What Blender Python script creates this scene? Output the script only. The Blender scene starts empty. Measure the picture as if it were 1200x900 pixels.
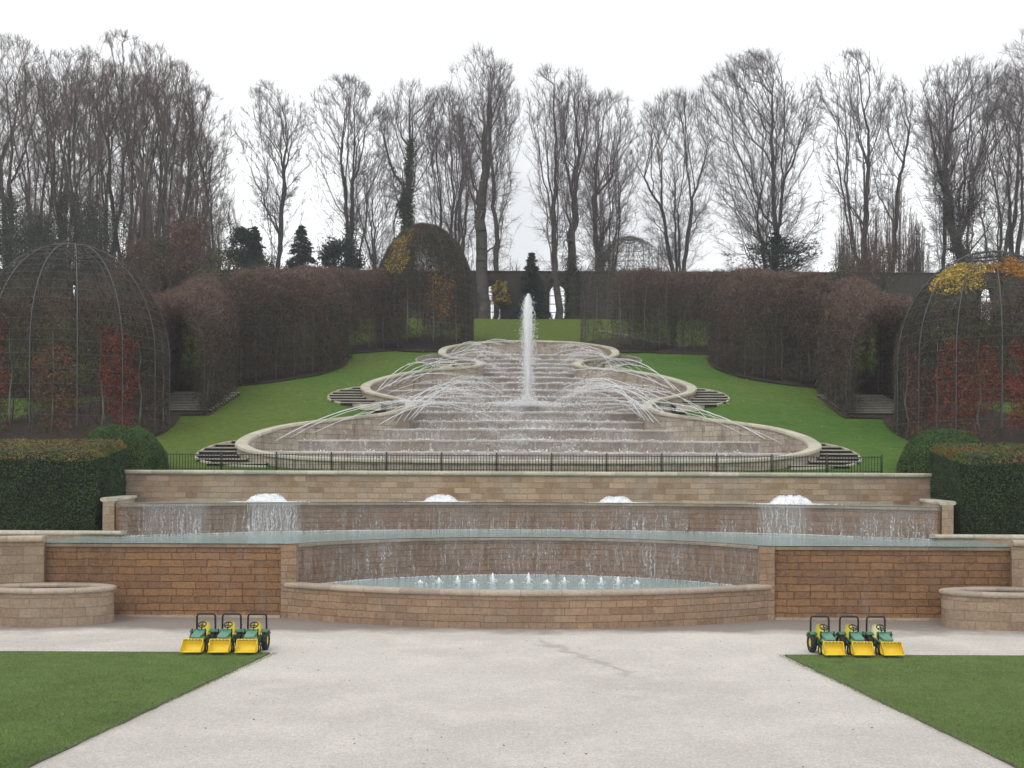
import bpy, bmesh, math, random
import numpy as np
from mathutils import Vector, Matrix, noise as mnoise

R = math.radians
random.seed(7)
RNG = np.random.default_rng(7)
SC = bpy.context.scene
COL = SC.collection

# ------------------------------------------------------------------ camera, sky, sun, exposure
H = 3.5                                     # eye height (m)
F, CX, CY = 1200.0, 619.0, 568.0            # focal length and principal point (photo pixels)
cam_d = bpy.data.cameras.new("camera")
cam = bpy.data.objects.new("camera", cam_d)
COL.objects.link(cam)
cam.location = (0, 0, H)
cam.rotation_euler = (R(90), R(-0.25), 0)
cam_d.sensor_width = 36
cam_d.lens = 36
cam_d.shift_x = -(CX - 600) / 1200
cam_d.shift_y = (CY - 450) / 1200
cam_d.clip_end = 2000
SC.camera = cam

SUN_EL, SUN_AZ = R(52), R(215)
world = bpy.data.worlds.new("World")
SC.world = world
world.use_nodes = True
wn = world.node_tree
for n in list(wn.nodes):
    wn.nodes.remove(n)
w_out = wn.nodes.new("ShaderNodeOutputWorld")
w_bg = wn.nodes.new("ShaderNodeBackground")
w_sky = wn.nodes.new("ShaderNodeTexSky")
w_sky.sky_type = 'NISHITA'
w_sky.sun_disc = False
w_sky.sun_elevation = SUN_EL
w_sky.sun_rotation = SUN_AZ
w_sky.air_density = 1.5
w_sky.dust_density = 6.0
w_mix = wn.nodes.new("ShaderNodeMix")
w_mix.data_type = 'RGBA'
w_mix.inputs[0].default_value = 0.86          # cloud cover over the clear sky
w_mix.inputs[7].default_value = (10.6, 10.75, 10.8, 1)
w_tc = wn.nodes.new("ShaderNodeTexCoord")
w_no = wn.nodes.new("ShaderNodeTexNoise")
w_no.inputs["Scale"].default_value = 2.6
w_no.inputs["Detail"].default_value = 5
wn.links.new(w_tc.outputs["Generated"], w_no.inputs["Vector"])
w_mr = wn.nodes.new("ShaderNodeMix")
w_mr.data_type = 'RGBA'
w_mr.inputs[6].default_value = (8.3, 8.4, 8.6, 1)      # greyer cloud
w_mr.inputs[7].default_value = (13.2, 13.3, 13.3, 1)   # brighter cloud
w_rm = wn.nodes.new("ShaderNodeMapRange")
w_rm.inputs[1].default_value = 0.36
w_rm.inputs[2].default_value = 0.6
wn.links.new(w_no.outputs[0], w_rm.inputs[0])
wn.links.new(w_rm.outputs[0], w_mr.inputs[0])
wn.links.new(w_mr.outputs[2], w_mix.inputs[7])
w_bg.inputs[1].default_value = 0.12
wn.links.new(w_sky.outputs[0], w_mix.inputs[6])
wn.links.new(w_mix.outputs[2], w_bg.inputs[0])
wn.links.new(w_bg.outputs[0], w_out.inputs[0])

sun_d = bpy.data.lights.new("sun", 'SUN')
sun_d.energy = 0.6
sun_d.angle = R(25)
sun_d.color = (1, 0.97, 0.93)
sun = bpy.data.objects.new("sun", sun_d)
COL.objects.link(sun)
sun.rotation_euler = (R(90) - SUN_EL, 0, R(180) - SUN_AZ)

SC.view_settings.view_transform = 'Standard'
SC.view_settings.look = 'None'
SC.view_settings.exposure = 0.0
SC.view_settings.gamma = 1
SC.view_settings.use_curve_mapping = False
SC.render.engine = 'CYCLES'
SC.cycles.use_denoising = True
SC.cycles.max_bounces = 6
SC.cycles.transparent_max_bounces = 12
SC.cycles.caustics_reflective = False
SC.cycles.caustics_refractive = False


def pz_inv(z, D):
    return CY - (z - H) / D * F


def px(x, D):
    return (x - CX) / F * D


def pz(y, D):
    return H + (CY - y) / F * D


# ------------------------------------------------------------------ object helpers
def empty(name, loc=(0, 0, 0), rz=0):
    o = bpy.data.objects.new(name, None)
    o.location = loc
    o.rotation_euler = (0, 0, rz)
    o.empty_display_size = 0.3
    COL.objects.link(o)
    return o


def tag(o, label=None, cat=None, group=None, kind=None):
    if label: o["label"] = label
    if cat: o["category"] = cat
    if group: o["group"] = group
    if kind: o["kind"] = kind
    return o


def fast_mesh(name, V, faces, uv=None, smooth=False):
    """faces: list of int arrays (each Mx3 or Mx4)."""
    me = bpy.data.meshes.new(name)
    V = np.asarray(V, np.float32).reshape(-1, 3)
    if not isinstance(faces, (list, tuple)):
        faces = [faces]
    faces = [np.asarray(f, np.int32) for f in faces if len(f)]
    me.vertices.add(len(V))
    me.vertices.foreach_set("co", V.ravel())
    loops = np.concatenate([f.ravel() for f in faces])
    tot = np.concatenate([np.full(len(f), f.shape[1], np.int32) for f in faces])
    start = np.concatenate([[0], np.cumsum(tot)[:-1]]).astype(np.int32)
    me.loops.add(len(loops))
    me.loops.foreach_set("vertex_index", loops)
    me.polygons.add(len(tot))
    me.polygons.foreach_set("loop_start", start)
    if smooth:
        me.polygons.foreach_set("use_smooth", np.ones(len(tot), bool))
    if uv is not None:
        l = me.uv_layers.new(name="UVMap")
        l.data.foreach_set("uv", np.asarray(uv, np.float32)[loops].ravel())
    me.update(calc_edges=True)
    return me


def obj(name, me, mat, parent=None, loc=None):
    o = bpy.data.objects.new(name, me)
    if mat is not None and not me.materials:
        me.materials.append(mat)
    COL.objects.link(o)
    if parent is not None:
        o.parent = parent
    if loc is not None:
        o.location = loc
    return o


def copy_tree(o, parent=None):
    c = o.copy()
    COL.objects.link(c)
    c.parent = parent
    for ch in list(o.children):
        copy_tree(ch, c)
    return c


class MB:
    """collects vertices, faces and uvs for one mesh"""
    def __init__(s):
        s.v, s.q, s.t, s.uv, s.n = [], [], [], [], 0

    def add(s, V, Q=None, T=None, uv=None):
        V = np.asarray(V, float).reshape(-1, 3)
        s.v.append(V)
        if Q is not None and len(Q): s.q.append(np.asarray(Q, int) + s.n)
        if T is not None and len(T): s.t.append(np.asarray(T, int) + s.n)
        s.uv.append(np.zeros((len(V), 2)) if uv is None else np.asarray(uv, float))
        s.n += len(V)
        return s

    def box(s, x0, x1, y0, y1, z0, z1):
        # separate faces so that uv runs in metres on each side
        def face(p, uv):
            s.add(p, Q=[[0, 1, 2, 3]], uv=uv)
        face([(x0, y0, z0), (x1, y0, z0), (x1, y0, z1), (x0, y0, z1)], [(x0, z0), (x1, z0), (x1, z1), (x0, z1)])
        face([(x1, y1, z0), (x0, y1, z0), (x0, y1, z1), (x1, y1, z1)], [(x1, z0), (x0, z0), (x0, z1), (x1, z1)])
        face([(x0, y1, z0), (x0, y0, z0), (x0, y0, z1), (x0, y1, z1)], [(y1, z0), (y0, z0), (y0, z1), (y1, z1)])
        face([(x1, y0, z0), (x1, y1, z0), (x1, y1, z1), (x1, y0, z1)], [(y0, z0), (y1, z0), (y1, z1), (y0, z1)])
        face([(x0, y0, z1), (x1, y0, z1), (x1, y1, z1), (x0, y1, z1)], [(x0, y0), (x1, y0), (x1, y1), (x0, y1)])
        face([(x0, y1, z0), (x1, y1, z0), (x1, y0, z0), (x0, y0, z0)], [(x0, y1), (x1, y1), (x1, y0), (x0, y0)])
        return s

    def mesh(s, name, smooth=False):
        return fast_mesh(name, np.concatenate(s.v), [np.concatenate(a) for a in (s.q, s.t) if a],
                         uv=np.concatenate(s.uv), smooth=smooth)

    def build(s, name, mat, parent=None, smooth=False):
        return obj(name, s.mesh(name, smooth), mat, parent)


def sweep(mb, path, profile, closed_path=False, caps=True):
    """path: Nx3 (plan curve with height); profile: list of (offset to the left of travel, z) going round, closed."""
    P = np.asarray(path, float)
    N = len(P)
    if closed_path:
        T = np.roll(P, -1, 0) - np.roll(P, 1, 0)
    else:
        T = np.gradient(P, axis=0)
    T[:, 2] = 0
    T /= np.linalg.norm(T, axis=1)[:, None] + 1e-12
    Nn = np.stack([-T[:, 1], T[:, 0], np.zeros(N)], 1)
    seg = np.linalg.norm(np.diff(P, axis=0), axis=1)
    L = np.concatenate([[0], np.cumsum(seg)])
    M = len(profile)
    idx = list(range(N)) + ([0] if closed_path else [])
    LL = list(L) + ([L[-1] + np.linalg.norm(P[0] - P[-1])] if closed_path else [])
    for k in range(M):                       # one strip per profile edge: sharp edges, clean uv
        a, b = profile[k], profile[(k + 1) % M]
        hor = abs(a[1] - b[1]) < abs(a[0] - b[0])
        V, U = [], []
        for i, l in zip(idx, LL):
            pa = P[i] + Nn[i] * a[0] + np.array([0, 0, a[1]])
            pb = P[i] + Nn[i] * b[0] + np.array([0, 0, b[1]])
            V += [pa, pb]
            U += [(l, a[0]), (l, b[0])] if hor else [(l, pa[2]), (l, pb[2])]
        n = len(idx)
        Q = [[2 * i, 2 * i + 2, 2 * i + 3, 2 * i + 1] for i in range(n - 1)]
        mb.add(V, Q=Q, uv=U)
    if caps and not closed_path:
        for i, rev in ((0, False), (N - 1, True)):
            V = [P[i] + Nn[i] * a + np.array([0, 0, z]) for a, z in profile]
            me_uv = [(a, V[j][2]) for j, (a, z) in enumerate(profile)]
            order = list(range(M))
            if rev: order.reverse()
            for j in range(1, M - 1):
                mb.add([V[order[0]], V[order[j]], V[order[j + 1]]], T=[[0, 1, 2]],
                       uv=[me_uv[order[0]], me_uv[order[j]], me_uv[order[j + 1]]])
    return mb


def rounded(w0, w1, z0, z1, r=0.04):
    """coping profile: rectangle with softened edges, counter-clockwise seen along the path"""
    p = []
    for cx, cz, a0 in ((w1 - r, z0 + r, -90), (w1 - r, z1 - r, 0), (w0 + r, z1 - r, 90), (w0 + r, z0 + r, 180)):
        for k in range(4):
            a = R(a0 + 30 * k)
            p.append((cx + r * math.cos(a), cz + r * math.sin(a)))
    return p


def tubes(P0, P1, r0, r1, sides):
    P0, P1 = np.asarray(P0, float), np.asarray(P1, float)
    n = len(P0)
    r0 = np.broadcast_to(np.asarray(r0, float), (n,))
    r1 = np.broadcast_to(np.asarray(r1, float), (n,))
    d = P1 - P0
    d = d / (np.linalg.norm(d, axis=1)[:, None] + 1e-9)
    ref = np.where(np.abs(d[:, 2:3]) > 0.9, np.array([[1.0, 0, 0]]), np.array([[0, 0, 1.0]]))
    u = np.cross(d, ref); u /= np.linalg.norm(u, axis=1)[:, None]
    v = np.cross(d, u)
    a = np.arange(sides) * 2 * np.pi / sides
    ring = u[:, None, :] * np.cos(a)[None, :, None] + v[:, None, :] * np.sin(a)[None, :, None]
    A = P0[:, None, :] + ring * r0[:, None, None]
    B = P1[:, None, :] + ring * r1[:, None, None]
    V = np.concatenate([A, B], 1).reshape(-1, 3)
    k = np.arange(sides)
    q = np.stack([k, (k + 1) % sides, sides + (k + 1) % sides, sides + k], 1)
    Q = (q[None] + (np.arange(n) * 2 * sides)[:, None, None]).reshape(-1, 4)
    return V, Q


def tube_path(mb, pts, r, sides=6):
    """smooth continuous tube along a path"""
    P = np.asarray(pts, float)
    n = len(P)
    rr = np.broadcast_to(np.asarray(r, float), (n,))
    T = np.gradient(P, axis=0)
    T /= np.linalg.norm(T, axis=1)[:, None] + 1e-9
    u = None
    V = []
    for i in range(n):
        if u is None:
            ref = np.array([0, 0, 1.0]) if abs(T[i][2]) < 0.9 else np.array([1.0, 0, 0])
            u = np.cross(T[i], ref)
        u = u - T[i] * np.dot(u, T[i]); u /= np.linalg.norm(u) + 1e-9
        v = np.cross(T[i], u)
        for k in range(sides):
            a = 2 * math.pi * k / sides
            V.append(P[i] + rr[i] * (u * math.cos(a) + v * math.sin(a)))
    Q = [[i * sides + k, i * sides + (k + 1) % sides, (i + 1) * sides + (k + 1) % sides, (i + 1) * sides + k]
         for i in range(n - 1) for k in range(sides)]
    T3 = [[0, k + 1, k] for k in range(1, sides - 1)] + [[(n - 1) * sides, (n - 1) * sides + k, (n - 1) * sides + k + 1] for k in range(1, sides - 1)]
    mb.add(V, Q=Q, T=T3)
    return mb


def unit(v):
    return v / (np.linalg.norm(v, axis=-1, keepdims=True) + 1e-9)


def slivers(P, Dr, L, W, rng=RNG):
    """thin four-cornered blades centred on P along Dr"""
    n = len(P)
    Dr = unit(Dr)
    S = unit(np.cross(Dr, rng.normal(size=(n, 3))))
    L = np.broadcast_to(L, (n,))[:, None] * 0.5
    W = np.broadcast_to(W, (n,))[:, None] * 0.5
    V = np.stack([P - Dr * L, P + S * W, P + Dr * L, P - S * W], 1).reshape(-1, 3)
    Q = np.arange(n * 4).reshape(-1, 4)
    return V, Q


def leaves(P, Nn, size, rng=RNG, flat=0.6):
    """leaf shaped faces lying roughly across the normal Nn"""
    n = len(P)
    Nn = unit(unit(Nn) + rng.normal(size=(n, 3)) * flat)
    A = unit(np.cross(Nn, rng.normal(size=(n, 3))))
    B = np.cross(Nn, A)
    s = np.broadcast_to(size, (n,))[:, None] * rng.uniform(0.6, 1.3, (n, 1))
    V = np.stack([P - A * s * 0.6, P + B * s * 0.36, P + A * s * 0.6, P - B * s * 0.36], 1).reshape(-1, 3)
    return V, np.arange(n * 4).reshape(-1, 4)


def grid_quads(nu, nv, closed_u=False):
    q = []
    for i in range(nu if closed_u else nu - 1):
        for j in range(nv - 1):
            i2 = (i + 1) % nu
            q.append([i * nv + j, i2 * nv + j, i2 * nv + j + 1, i * nv + j + 1])
    return np.array(q)


def blobs(P, r, rng=RNG):
    """small irregular drops"""
    base = np.array([(1, 0, 0), (-1, 0, 0), (0, 1, 0), (0, -1, 0), (0, 0, 1), (0, 0, -1)], float)
    tri = np.array([(0, 2, 4), (2, 1, 4), (1, 3, 4), (3, 0, 4), (2, 0, 5), (1, 2, 5), (3, 1, 5), (0, 3, 5)])
    n = len(P)
    rr = np.broadcast_to(np.asarray(r, float), (n,))
    V = base[None] * rr[:, None, None] * rng.uniform(0.6, 1.4, (n, 6, 1)) + P[:, None, :]
    T = (tri[None] + (np.arange(n) * 6)[:, None, None]).reshape(-1, 3)
    return V.reshape(-1, 3), T


# ------------------------------------------------------------------ materials
def newmat(name):
    m = bpy.data.materials.new(name)
    m.use_nodes = True
    nt = m.node_tree
    b = nt.nodes["Principled BSDF"]
    b.inputs["Specular IOR Level"].default_value = 0.3
    return m, nt, b


def N(nt, kind, **kw):
    n = nt.nodes.new(kind)
    for k, v in kw.items():
        if k.startswith("in_"):
            n.inputs[int(k[3:])].default_value = v
        else:
            setattr(n, k, v)
    return n


def mixc(nt, fac, a, b, blend='MIX'):
    m = nt.nodes.new("ShaderNodeMix")
    m.data_type = 'RGBA'
    m.blend_type = blend
    for s, v in ((0, fac), (6, a), (7, b)):
        if isinstance(v, (int, float)):
            m.inputs[s].default_value = v
        elif isinstance(v, tuple):
            m.inputs[s].default_value = v if len(v) == 4 else (*v, 1)
        else:
            nt.links.new(v, m.inputs[s])
    return m.outputs[2]


def noise(nt, vec, scale, detail=4, rough=0.6):
    n = N(nt, "ShaderNodeTexNoise")
    n.inputs["Scale"].default_value = scale
    n.inputs["Detail"].default_value = detail
    n.inputs["Roughness"].default_value = rough
    if vec is not None:
        nt.links.new(vec, n.inputs["Vector"])
    return n.outputs[0]


def ramp(nt, v, lo, hi, a=0.0, b=1.0):
    m = N(nt, "ShaderNodeMapRange")
    m.inputs[1].default_value = lo
    m.inputs[2].default_value = hi
    m.inputs[3].default_value = a
    m.inputs[4].default_value = b
    nt.links.new(v, m.inputs[0])
    return m.outputs[0]


def math_(nt, op, a, b=0.0):
    m = N(nt, "ShaderNodeMath", operation=op)
    for i, v in enumerate((a, b)):
        if isinstance(v, (int, float)):
            m.inputs[i].default_value = v
        else:
            nt.links.new(v, m.inputs[i])
    return m.outputs[0]


def bump(nt, b, h, dist, strength=1.0):
    n = N(nt, "ShaderNodeBump")
    n.inputs["Strength"].default_value = strength
    n.inputs["Distance"].default_value = dist
    nt.links.new(h, n.inputs["Height"])
    nt.links.new(n.outputs[0], b.inputs["Normal"])


def objco(nt):
    return N(nt, "ShaderNodeNewGeometry").outputs["Position"]


def plain(name, c, rough=0.6, var=0.15, scale=3.0, spec=0.3, metal=0.0, island=0.0, c2=None):
    m, nt, b = newmat(name)
    p = objco(nt)
    f = ramp(nt, noise(nt, p, scale), 0.3, 0.7)
    dark = tuple(x * (1 - var) for x in c)
    lite = tuple(min(1, x * (1 + var)) for x in c)
    col = mixc(nt, f, dark, lite)
    if c2 is not None:
        col = mixc(nt, ramp(nt, noise(nt, p, scale * 0.37, 3), 0.45, 0.62), col, c2)
    if island:
        g = N(nt, "ShaderNodeNewGeometry").outputs["Random Per Island"]
        col = mixc(nt, 1.0, col, mixc(nt, g, (1 - island,) * 3, (1 + island,) * 3), 'MULTIPLY')
    nt.links.new(col, b.inputs["Base Color"])
    b.inputs["Roughness"].default_value = rough
    b.inputs["Specular IOR Level"].default_value = spec
    b.inputs["Metallic"].default_value = metal
    return m


def stone(name, c1, c2, c3, mortar, bw=0.55, rh=0.21, ms=0.012, bumpd=0.02, rough=0.8, stain=None, stain_amt=0.5, spec=0.2, drip=None, drip_amt=0.6, wobble=0.035):
    m, nt, b = newmat(name)
    uv = N(nt, "ShaderNodeTexCoord").outputs["UV"]
    p = objco(nt)
    # bend the joints a little so the courses are not ruler straight
    wob = N(nt, "ShaderNodeVectorMath", operation='MULTIPLY_ADD')
    nz = N(nt, "ShaderNodeTexNoise"); nz.inputs["Scale"].default_value = 2.2
    nt.links.new(p, nz.inputs["Vector"])
    nt.links.new(nz.outputs[1], wob.inputs[0])
    wob.inputs[1].default_value = (wobble, wobble * 0.85, 0)
    nt.links.new(uv, wob.inputs[2])
    br = N(nt, "ShaderNodeTexBrick", offset=0.5, offset_frequency=2, squash=0.7, squash_frequency=3)
    br.inputs["Scale"].default_value = 1
    br.inputs["Mortar Size"].default_value = ms
    br.inputs["Mortar Smooth"].default_value = 0.4
    br.inputs["Bias"].default_value = 0.0
    br.inputs["Brick Width"].default_value = bw
    br.inputs["Row Height"].default_value = rh
    br.inputs["Color1"].default_value = (*c1, 1)
    br.inputs["Color2"].default_value = (*c2, 1)
    br.inputs["Mortar"].default_value = (*mortar, 1)
    nt.links.new(wob.outputs[0], br.inputs["Vector"])
    col = mixc(nt, ramp(nt, noise(nt, p, 0.9, 5), 0.44, 0.68, 0, 0.55), br.outputs["Color"], c3)
    col = mixc(nt, br.outputs["Fac"], col, mortar)
    fine = noise(nt, p, 14, 6, 0.7)
    col = mixc(nt, 1.0, col, mixc(nt, ramp(nt, fine, 0.3, 0.7), (0.72, 0.7, 0.68), (1.22, 1.2, 1.18)), 'MULTIPLY')
    if stain:
        s = math_(nt, 'MULTIPLY', ramp(nt, noise(nt, p, 0.5, 6, 0.7), 0.45, 0.7), ramp(nt, noise(nt, p, 5, 4), 0.35, 0.6))
        col = mixc(nt, math_(nt, 'MULTIPLY', s, stain_amt), col, stain)
    if drip:
        mp = N(nt, "ShaderNodeMapping"); mp.inputs["Scale"].default_value = (3.2, 0.45, 1)
        nt.links.new(uv, mp.inputs["Vector"])
        dr = math_(nt, 'MULTIPLY', ramp(nt, noise(nt, mp.outputs[0], 1.0, 5, 0.7), 0.5, 0.66), ramp(nt, noise(nt, p, 0.7, 3), 0.38, 0.6))
        col = mixc(nt, math_(nt, 'MULTIPLY', dr, drip_amt), col, drip)
    nt.links.new(col, b.inputs["Base Color"])
    b.inputs["Roughness"].default_value = rough
    b.inputs["Specular IOR Level"].default_value = spec
    h = math_(nt, 'ADD', math_(nt, 'MULTIPLY', br.outputs["Fac"], -1.0), math_(nt, 'MULTIPLY', fine, 0.9))
    bump(nt, b, h, bumpd)
    return m


def coping_mat(name, c, c2, joint=0.9):
    """dressed stone with a joint every `joint` metres and lichen"""
    m, nt, b = newmat(name)
    uv = N(nt, "ShaderNodeTexCoord").outputs["UV"]
    p = objco(nt)
    sep = N(nt, "ShaderNodeSeparateXYZ"); nt.links.new(uv, sep.inputs[0])
    fr = math_(nt, 'FRACT', math_(nt, 'DIVIDE', sep.outputs[0], joint))
    jn = math_(nt, 'LESS_THAN', fr, 0.03)
    f = ramp(nt, noise(nt, p, 1.6, 6, 0.7), 0.35, 0.65)
    col = mixc(nt, f, c, c2)
    cell = N(nt, "ShaderNodeTexWhiteNoise", noise_dimensions='1D')
    nt.links.new(math_(nt, 'FLOOR', math_(nt, 'DIVIDE', sep.outputs[0], joint)), cell.inputs["W"])
    col = mixc(nt, 1.0, col, mixc(nt, cell.outputs[0], (0.82, 0.82, 0.8), (1.12, 1.1, 1.08)), 'MULTIPLY')
    fine = noise(nt, p, 18, 5, 0.7)
    col = mixc(nt, 1.0, col, mixc(nt, ramp(nt, fine, 0.3, 0.7), (0.78, 0.78, 0.78), (1.16, 1.16, 1.16)), 'MULTIPLY')
    col = mixc(nt, math_(nt, 'MULTIPLY', jn, 0.6), col, tuple(x * 0.5 for x in c))
    nt.links.new(col, b.inputs["Base Color"])
    b.inputs["Roughness"].default_value = 0.85
    bump(nt, b, fine, 0.012)
    return m


M = {}
M['wall_brown'] = stone("brown sandstone", (0.375, 0.21, 0.105), (0.25, 0.142, 0.08), (0.32, 0.20, 0.125), (0.17, 0.105, 0.066),
                        bw=0.62, rh=0.19, ms=0.012, bumpd=0.06, stain=(0.115, 0.075, 0.05), stain_amt=0.6, drip=(0.30, 0.235, 0.19), drip_amt=0.6, wobble=0.06)
M['wall_wet'] = stone("wet sandstone", (0.25, 0.145, 0.085), (0.175, 0.10, 0.06), (0.215, 0.145, 0.10), (0.14, 0.09, 0.06),
                      bw=0.6, rh=0.16, ms=0.008, bumpd=0.02, rough=0.5, spec=0.3, stain=(0.22, 0.18, 0.145), stain_amt=0.5, drip=(0.14, 0.10, 0.075), wobble=0.05)
M['wall_buff'] = stone("buff sandstone", (0.40, 0.275, 0.185), (0.285, 0.185, 0.12), (0.335, 0.265, 0.205), (0.235, 0.18, 0.135),
                       bw=0.56, rh=0.175, ms=0.009, bumpd=0.02, stain=(0.20, 0.165, 0.125), stain_amt=0.6, drip=(0.19, 0.155, 0.12), drip_amt=0.65, wobble=0.05)
M['wall_terrace'] = stone("terrace sandstone", (0.47, 0.35, 0.235), (0.26, 0.165, 0.095), (0.42, 0.35, 0.28), (0.315, 0.255, 0.19),
                          bw=0.58, rh=0.2, ms=0.010, bumpd=0.015, stain=(0.33, 0.29, 0.235), stain_amt=0.7, drip=(0.36, 0.325, 0.275), drip_amt=0.5, wobble=0.05)
M['wall_pale'] = stone("pale sandstone", (0.40, 0.315, 0.23), (0.29, 0.21, 0.145), (0.345, 0.285, 0.22), (0.29, 0.235, 0.18),
                       bw=0.52, rh=0.235, ms=0.008, bumpd=0.015, stain=(0.26, 0.21, 0.16), stain_amt=0.6, wobble=0.05)
M['bowl_wall'] = stone("cascade stone", (0.46, 0.42, 0.35), (0.34, 0.30, 0.245), (0.42, 0.38, 0.32), (0.27, 0.235, 0.195),
                       bw=0.5, rh=0.25, ms=0.012, bumpd=0.012, rough=0.55, stain=(0.19, 0.14, 0.115), stain_amt=0.8, spec=0.3, drip=(0.13, 0.105, 0.085), drip_amt=0.85)
M['weir'] = stone("wet weir stone", (0.41, 0.355, 0.30), (0.32, 0.27, 0.225), (0.41, 0.37, 0.325), (0.27, 0.23, 0.20),
                  bw=0.9, rh=0.3, ms=0.006, bumpd=0.012, rough=0.45, stain=(0.235, 0.17, 0.135), stain_amt=0.7, spec=0.35, drip=(0.42, 0.40, 0.385), drip_amt=0.5)
M['brick'] = stone("old garden brick", (0.070, 0.060, 0.054), (0.052, 0.045, 0.041), (0.058, 0.058, 0.05), (0.06, 0.056, 0.05),
                   bw=0.4, rh=0.14, ms=0.012, bumpd=0.01, stain=(0.05, 0.055, 0.04), stain_amt=0.7)
M['coping'] = coping_mat("coping stone", (0.50, 0.42, 0.32), (0.40, 0.34, 0.27))
M['coping_rim'] = coping_mat("cascade coping", (0.56, 0.53, 0.44), (0.45, 0.43, 0.345), 1.1)
M['coping_basin'] = coping_mat("basin coping", (0.45, 0.38, 0.31), (0.36, 0.30, 0.245), 1.0)
M['lip'] = coping_mat("wet lip", (0.33, 0.27, 0.2), (0.24, 0.19, 0.14), 1.0)
M['weir_lip'] = coping_mat("pale weir lip", (0.52, 0.48, 0.43), (0.40, 0.36, 0.315), 1.2)  # paler than the weir stone, so the step edges stand out
M['step'] = coping_mat("stair stone", (0.42, 0.4, 0.35), (0.33, 0.32, 0.28), 1.4)
M['dark_step'] = plain("dark stair stone", (0.05, 0.048, 0.044), 0.9)  # risers and tunnel steps, much darker than the pale treads
M['iron'] = plain("black iron", (0.018, 0.02, 0.02), 0.5, spec=0.4)
M['steel'] = plain("galvanised steel", (0.085, 0.092, 0.094), 0.55, spec=0.4, metal=0.2)
M['wire'] = plain("dark steel hoop", (0.085, 0.09, 0.09), 0.6)


def grass_mat(name, c1, c2, c3, leaf=None):
    m, nt, b = newmat(name)
    p = objco(nt)
    col = mixc(nt, ramp(nt, noise(nt, p, 0.22, 5, 0.6), 0.35, 0.65), c1, c2)
    col = mixc(nt, ramp(nt, noise(nt, p, 0.06, 3), 0.45, 0.62), col, c3)
    if leaf:
        sp = N(nt, "ShaderNodeSeparateXYZ"); nt.links.new(p, sp.inputs[0])
        col = mixc(nt, ramp(nt, math_(nt, 'ADD', sp.outputs[1], math_(nt, 'MULTIPLY', noise(nt, p, 0.3, 3), 6.0)), 72, 80), col, (0.092, 0.135, 0.028))
    f = noise(nt, p, 22, 6, 0.75)
    col = mixc(nt, 1.0, col, mixc(nt, ramp(nt, f, 0.3, 0.7), (0.6, 0.62, 0.6), (1.4, 1.36, 1.3)), 'MULTIPLY')
    g = noise(nt, p, 2.6, 4, 0.7)
    col = mixc(nt, 1.0, col, mixc(nt, ramp(nt, g, 0.3, 0.7), (0.8, 0.82, 0.8), (1.2, 1.16, 1.1)), 'MULTIPLY')
    if leaf:
        v = N(nt, "ShaderNodeTexVoronoi"); v.inputs["Scale"].default_value = 1.6
        nt.links.new(p, v.inputs["Vector"])
        k = math_(nt, 'LESS_THAN', v.outputs["Distance"], 0.07)
        k = math_(nt, 'MULTIPLY', k, ramp(nt, noise(nt, p, 0.13, 2), 0.5, 0.56))
        col = mixc(nt, math_(nt, 'MULTIPLY', k, 0.8), col, leaf)
    nt.links.new(col, b.inputs["Base Color"])
    b.inputs["Roughness"].default_value = 0.9
    b.inputs["Specular IOR Level"].default_value = 0.1
    bump(nt, b, f, 0.05)
    return m


M['lawn'] = grass_mat("front lawn", (0.115, 0.185, 0.055), (0.15, 0.21, 0.07), (0.14, 0.195, 0.072))
M['hill'] = grass_mat("hill grass", (0.064, 0.148, 0.028), (0.088, 0.164, 0.035), (0.106, 0.158, 0.034), leaf=(0.22, 0.19, 0.06))
M['blade'] = plain("grass blades", (0.165, 0.25, 0.083), 0.8, 0.25, 0.6, spec=0.1, island=0.35)

# gravel
m, nt, b = newmat("pale gravel")
p = objco(nt)
col = mixc(nt, ramp(nt, noise(nt, p, 0.16, 5, 0.65), 0.35, 0.65), (0.69, 0.665, 0.625), (0.575, 0.55, 0.515))
col = mixc(nt, ramp(nt, noise(nt, p, 0.6, 6, 0.75), 0.46, 0.66, 0, 0.7), col, (0.77, 0.735, 0.695))
fine = noise(nt, p, 60, 4, 0.8)
col = mixc(nt, 1.0, col, mixc(nt, ramp(nt, fine, 0.3, 0.7), (0.68, 0.66, 0.64), (1.25, 1.25, 1.25)), 'MULTIPLY')
gr = noise(nt, p, 24, 3, 0.8)
col = mixc(nt, 1.0, col, mixc(nt, ramp(nt, gr, 0.35, 0.65), (0.82, 0.81, 0.80), (1.14, 1.14, 1.14)), 'MULTIPLY')
mid = noise(nt, p, 9, 4, 0.7)
col = mixc(nt, 1.0, col, mixc(nt, ramp(nt, mid, 0.3, 0.7), (0.9, 0.89, 0.88), (1.08, 1.08, 1.08)), 'MULTIPLY')
sep = N(nt, "ShaderNodeSeparateXYZ"); nt.links.new(p, sep.inputs[0])
X_, Y_ = sep.outputs[0], sep.outputs[1]
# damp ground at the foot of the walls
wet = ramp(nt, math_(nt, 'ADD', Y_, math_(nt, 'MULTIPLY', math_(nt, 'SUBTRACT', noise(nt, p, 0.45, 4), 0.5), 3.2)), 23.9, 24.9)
col = mixc(nt, math_(nt, 'MULTIPLY', wet, 0.85), col, (0.225, 0.19, 0.165))
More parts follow.
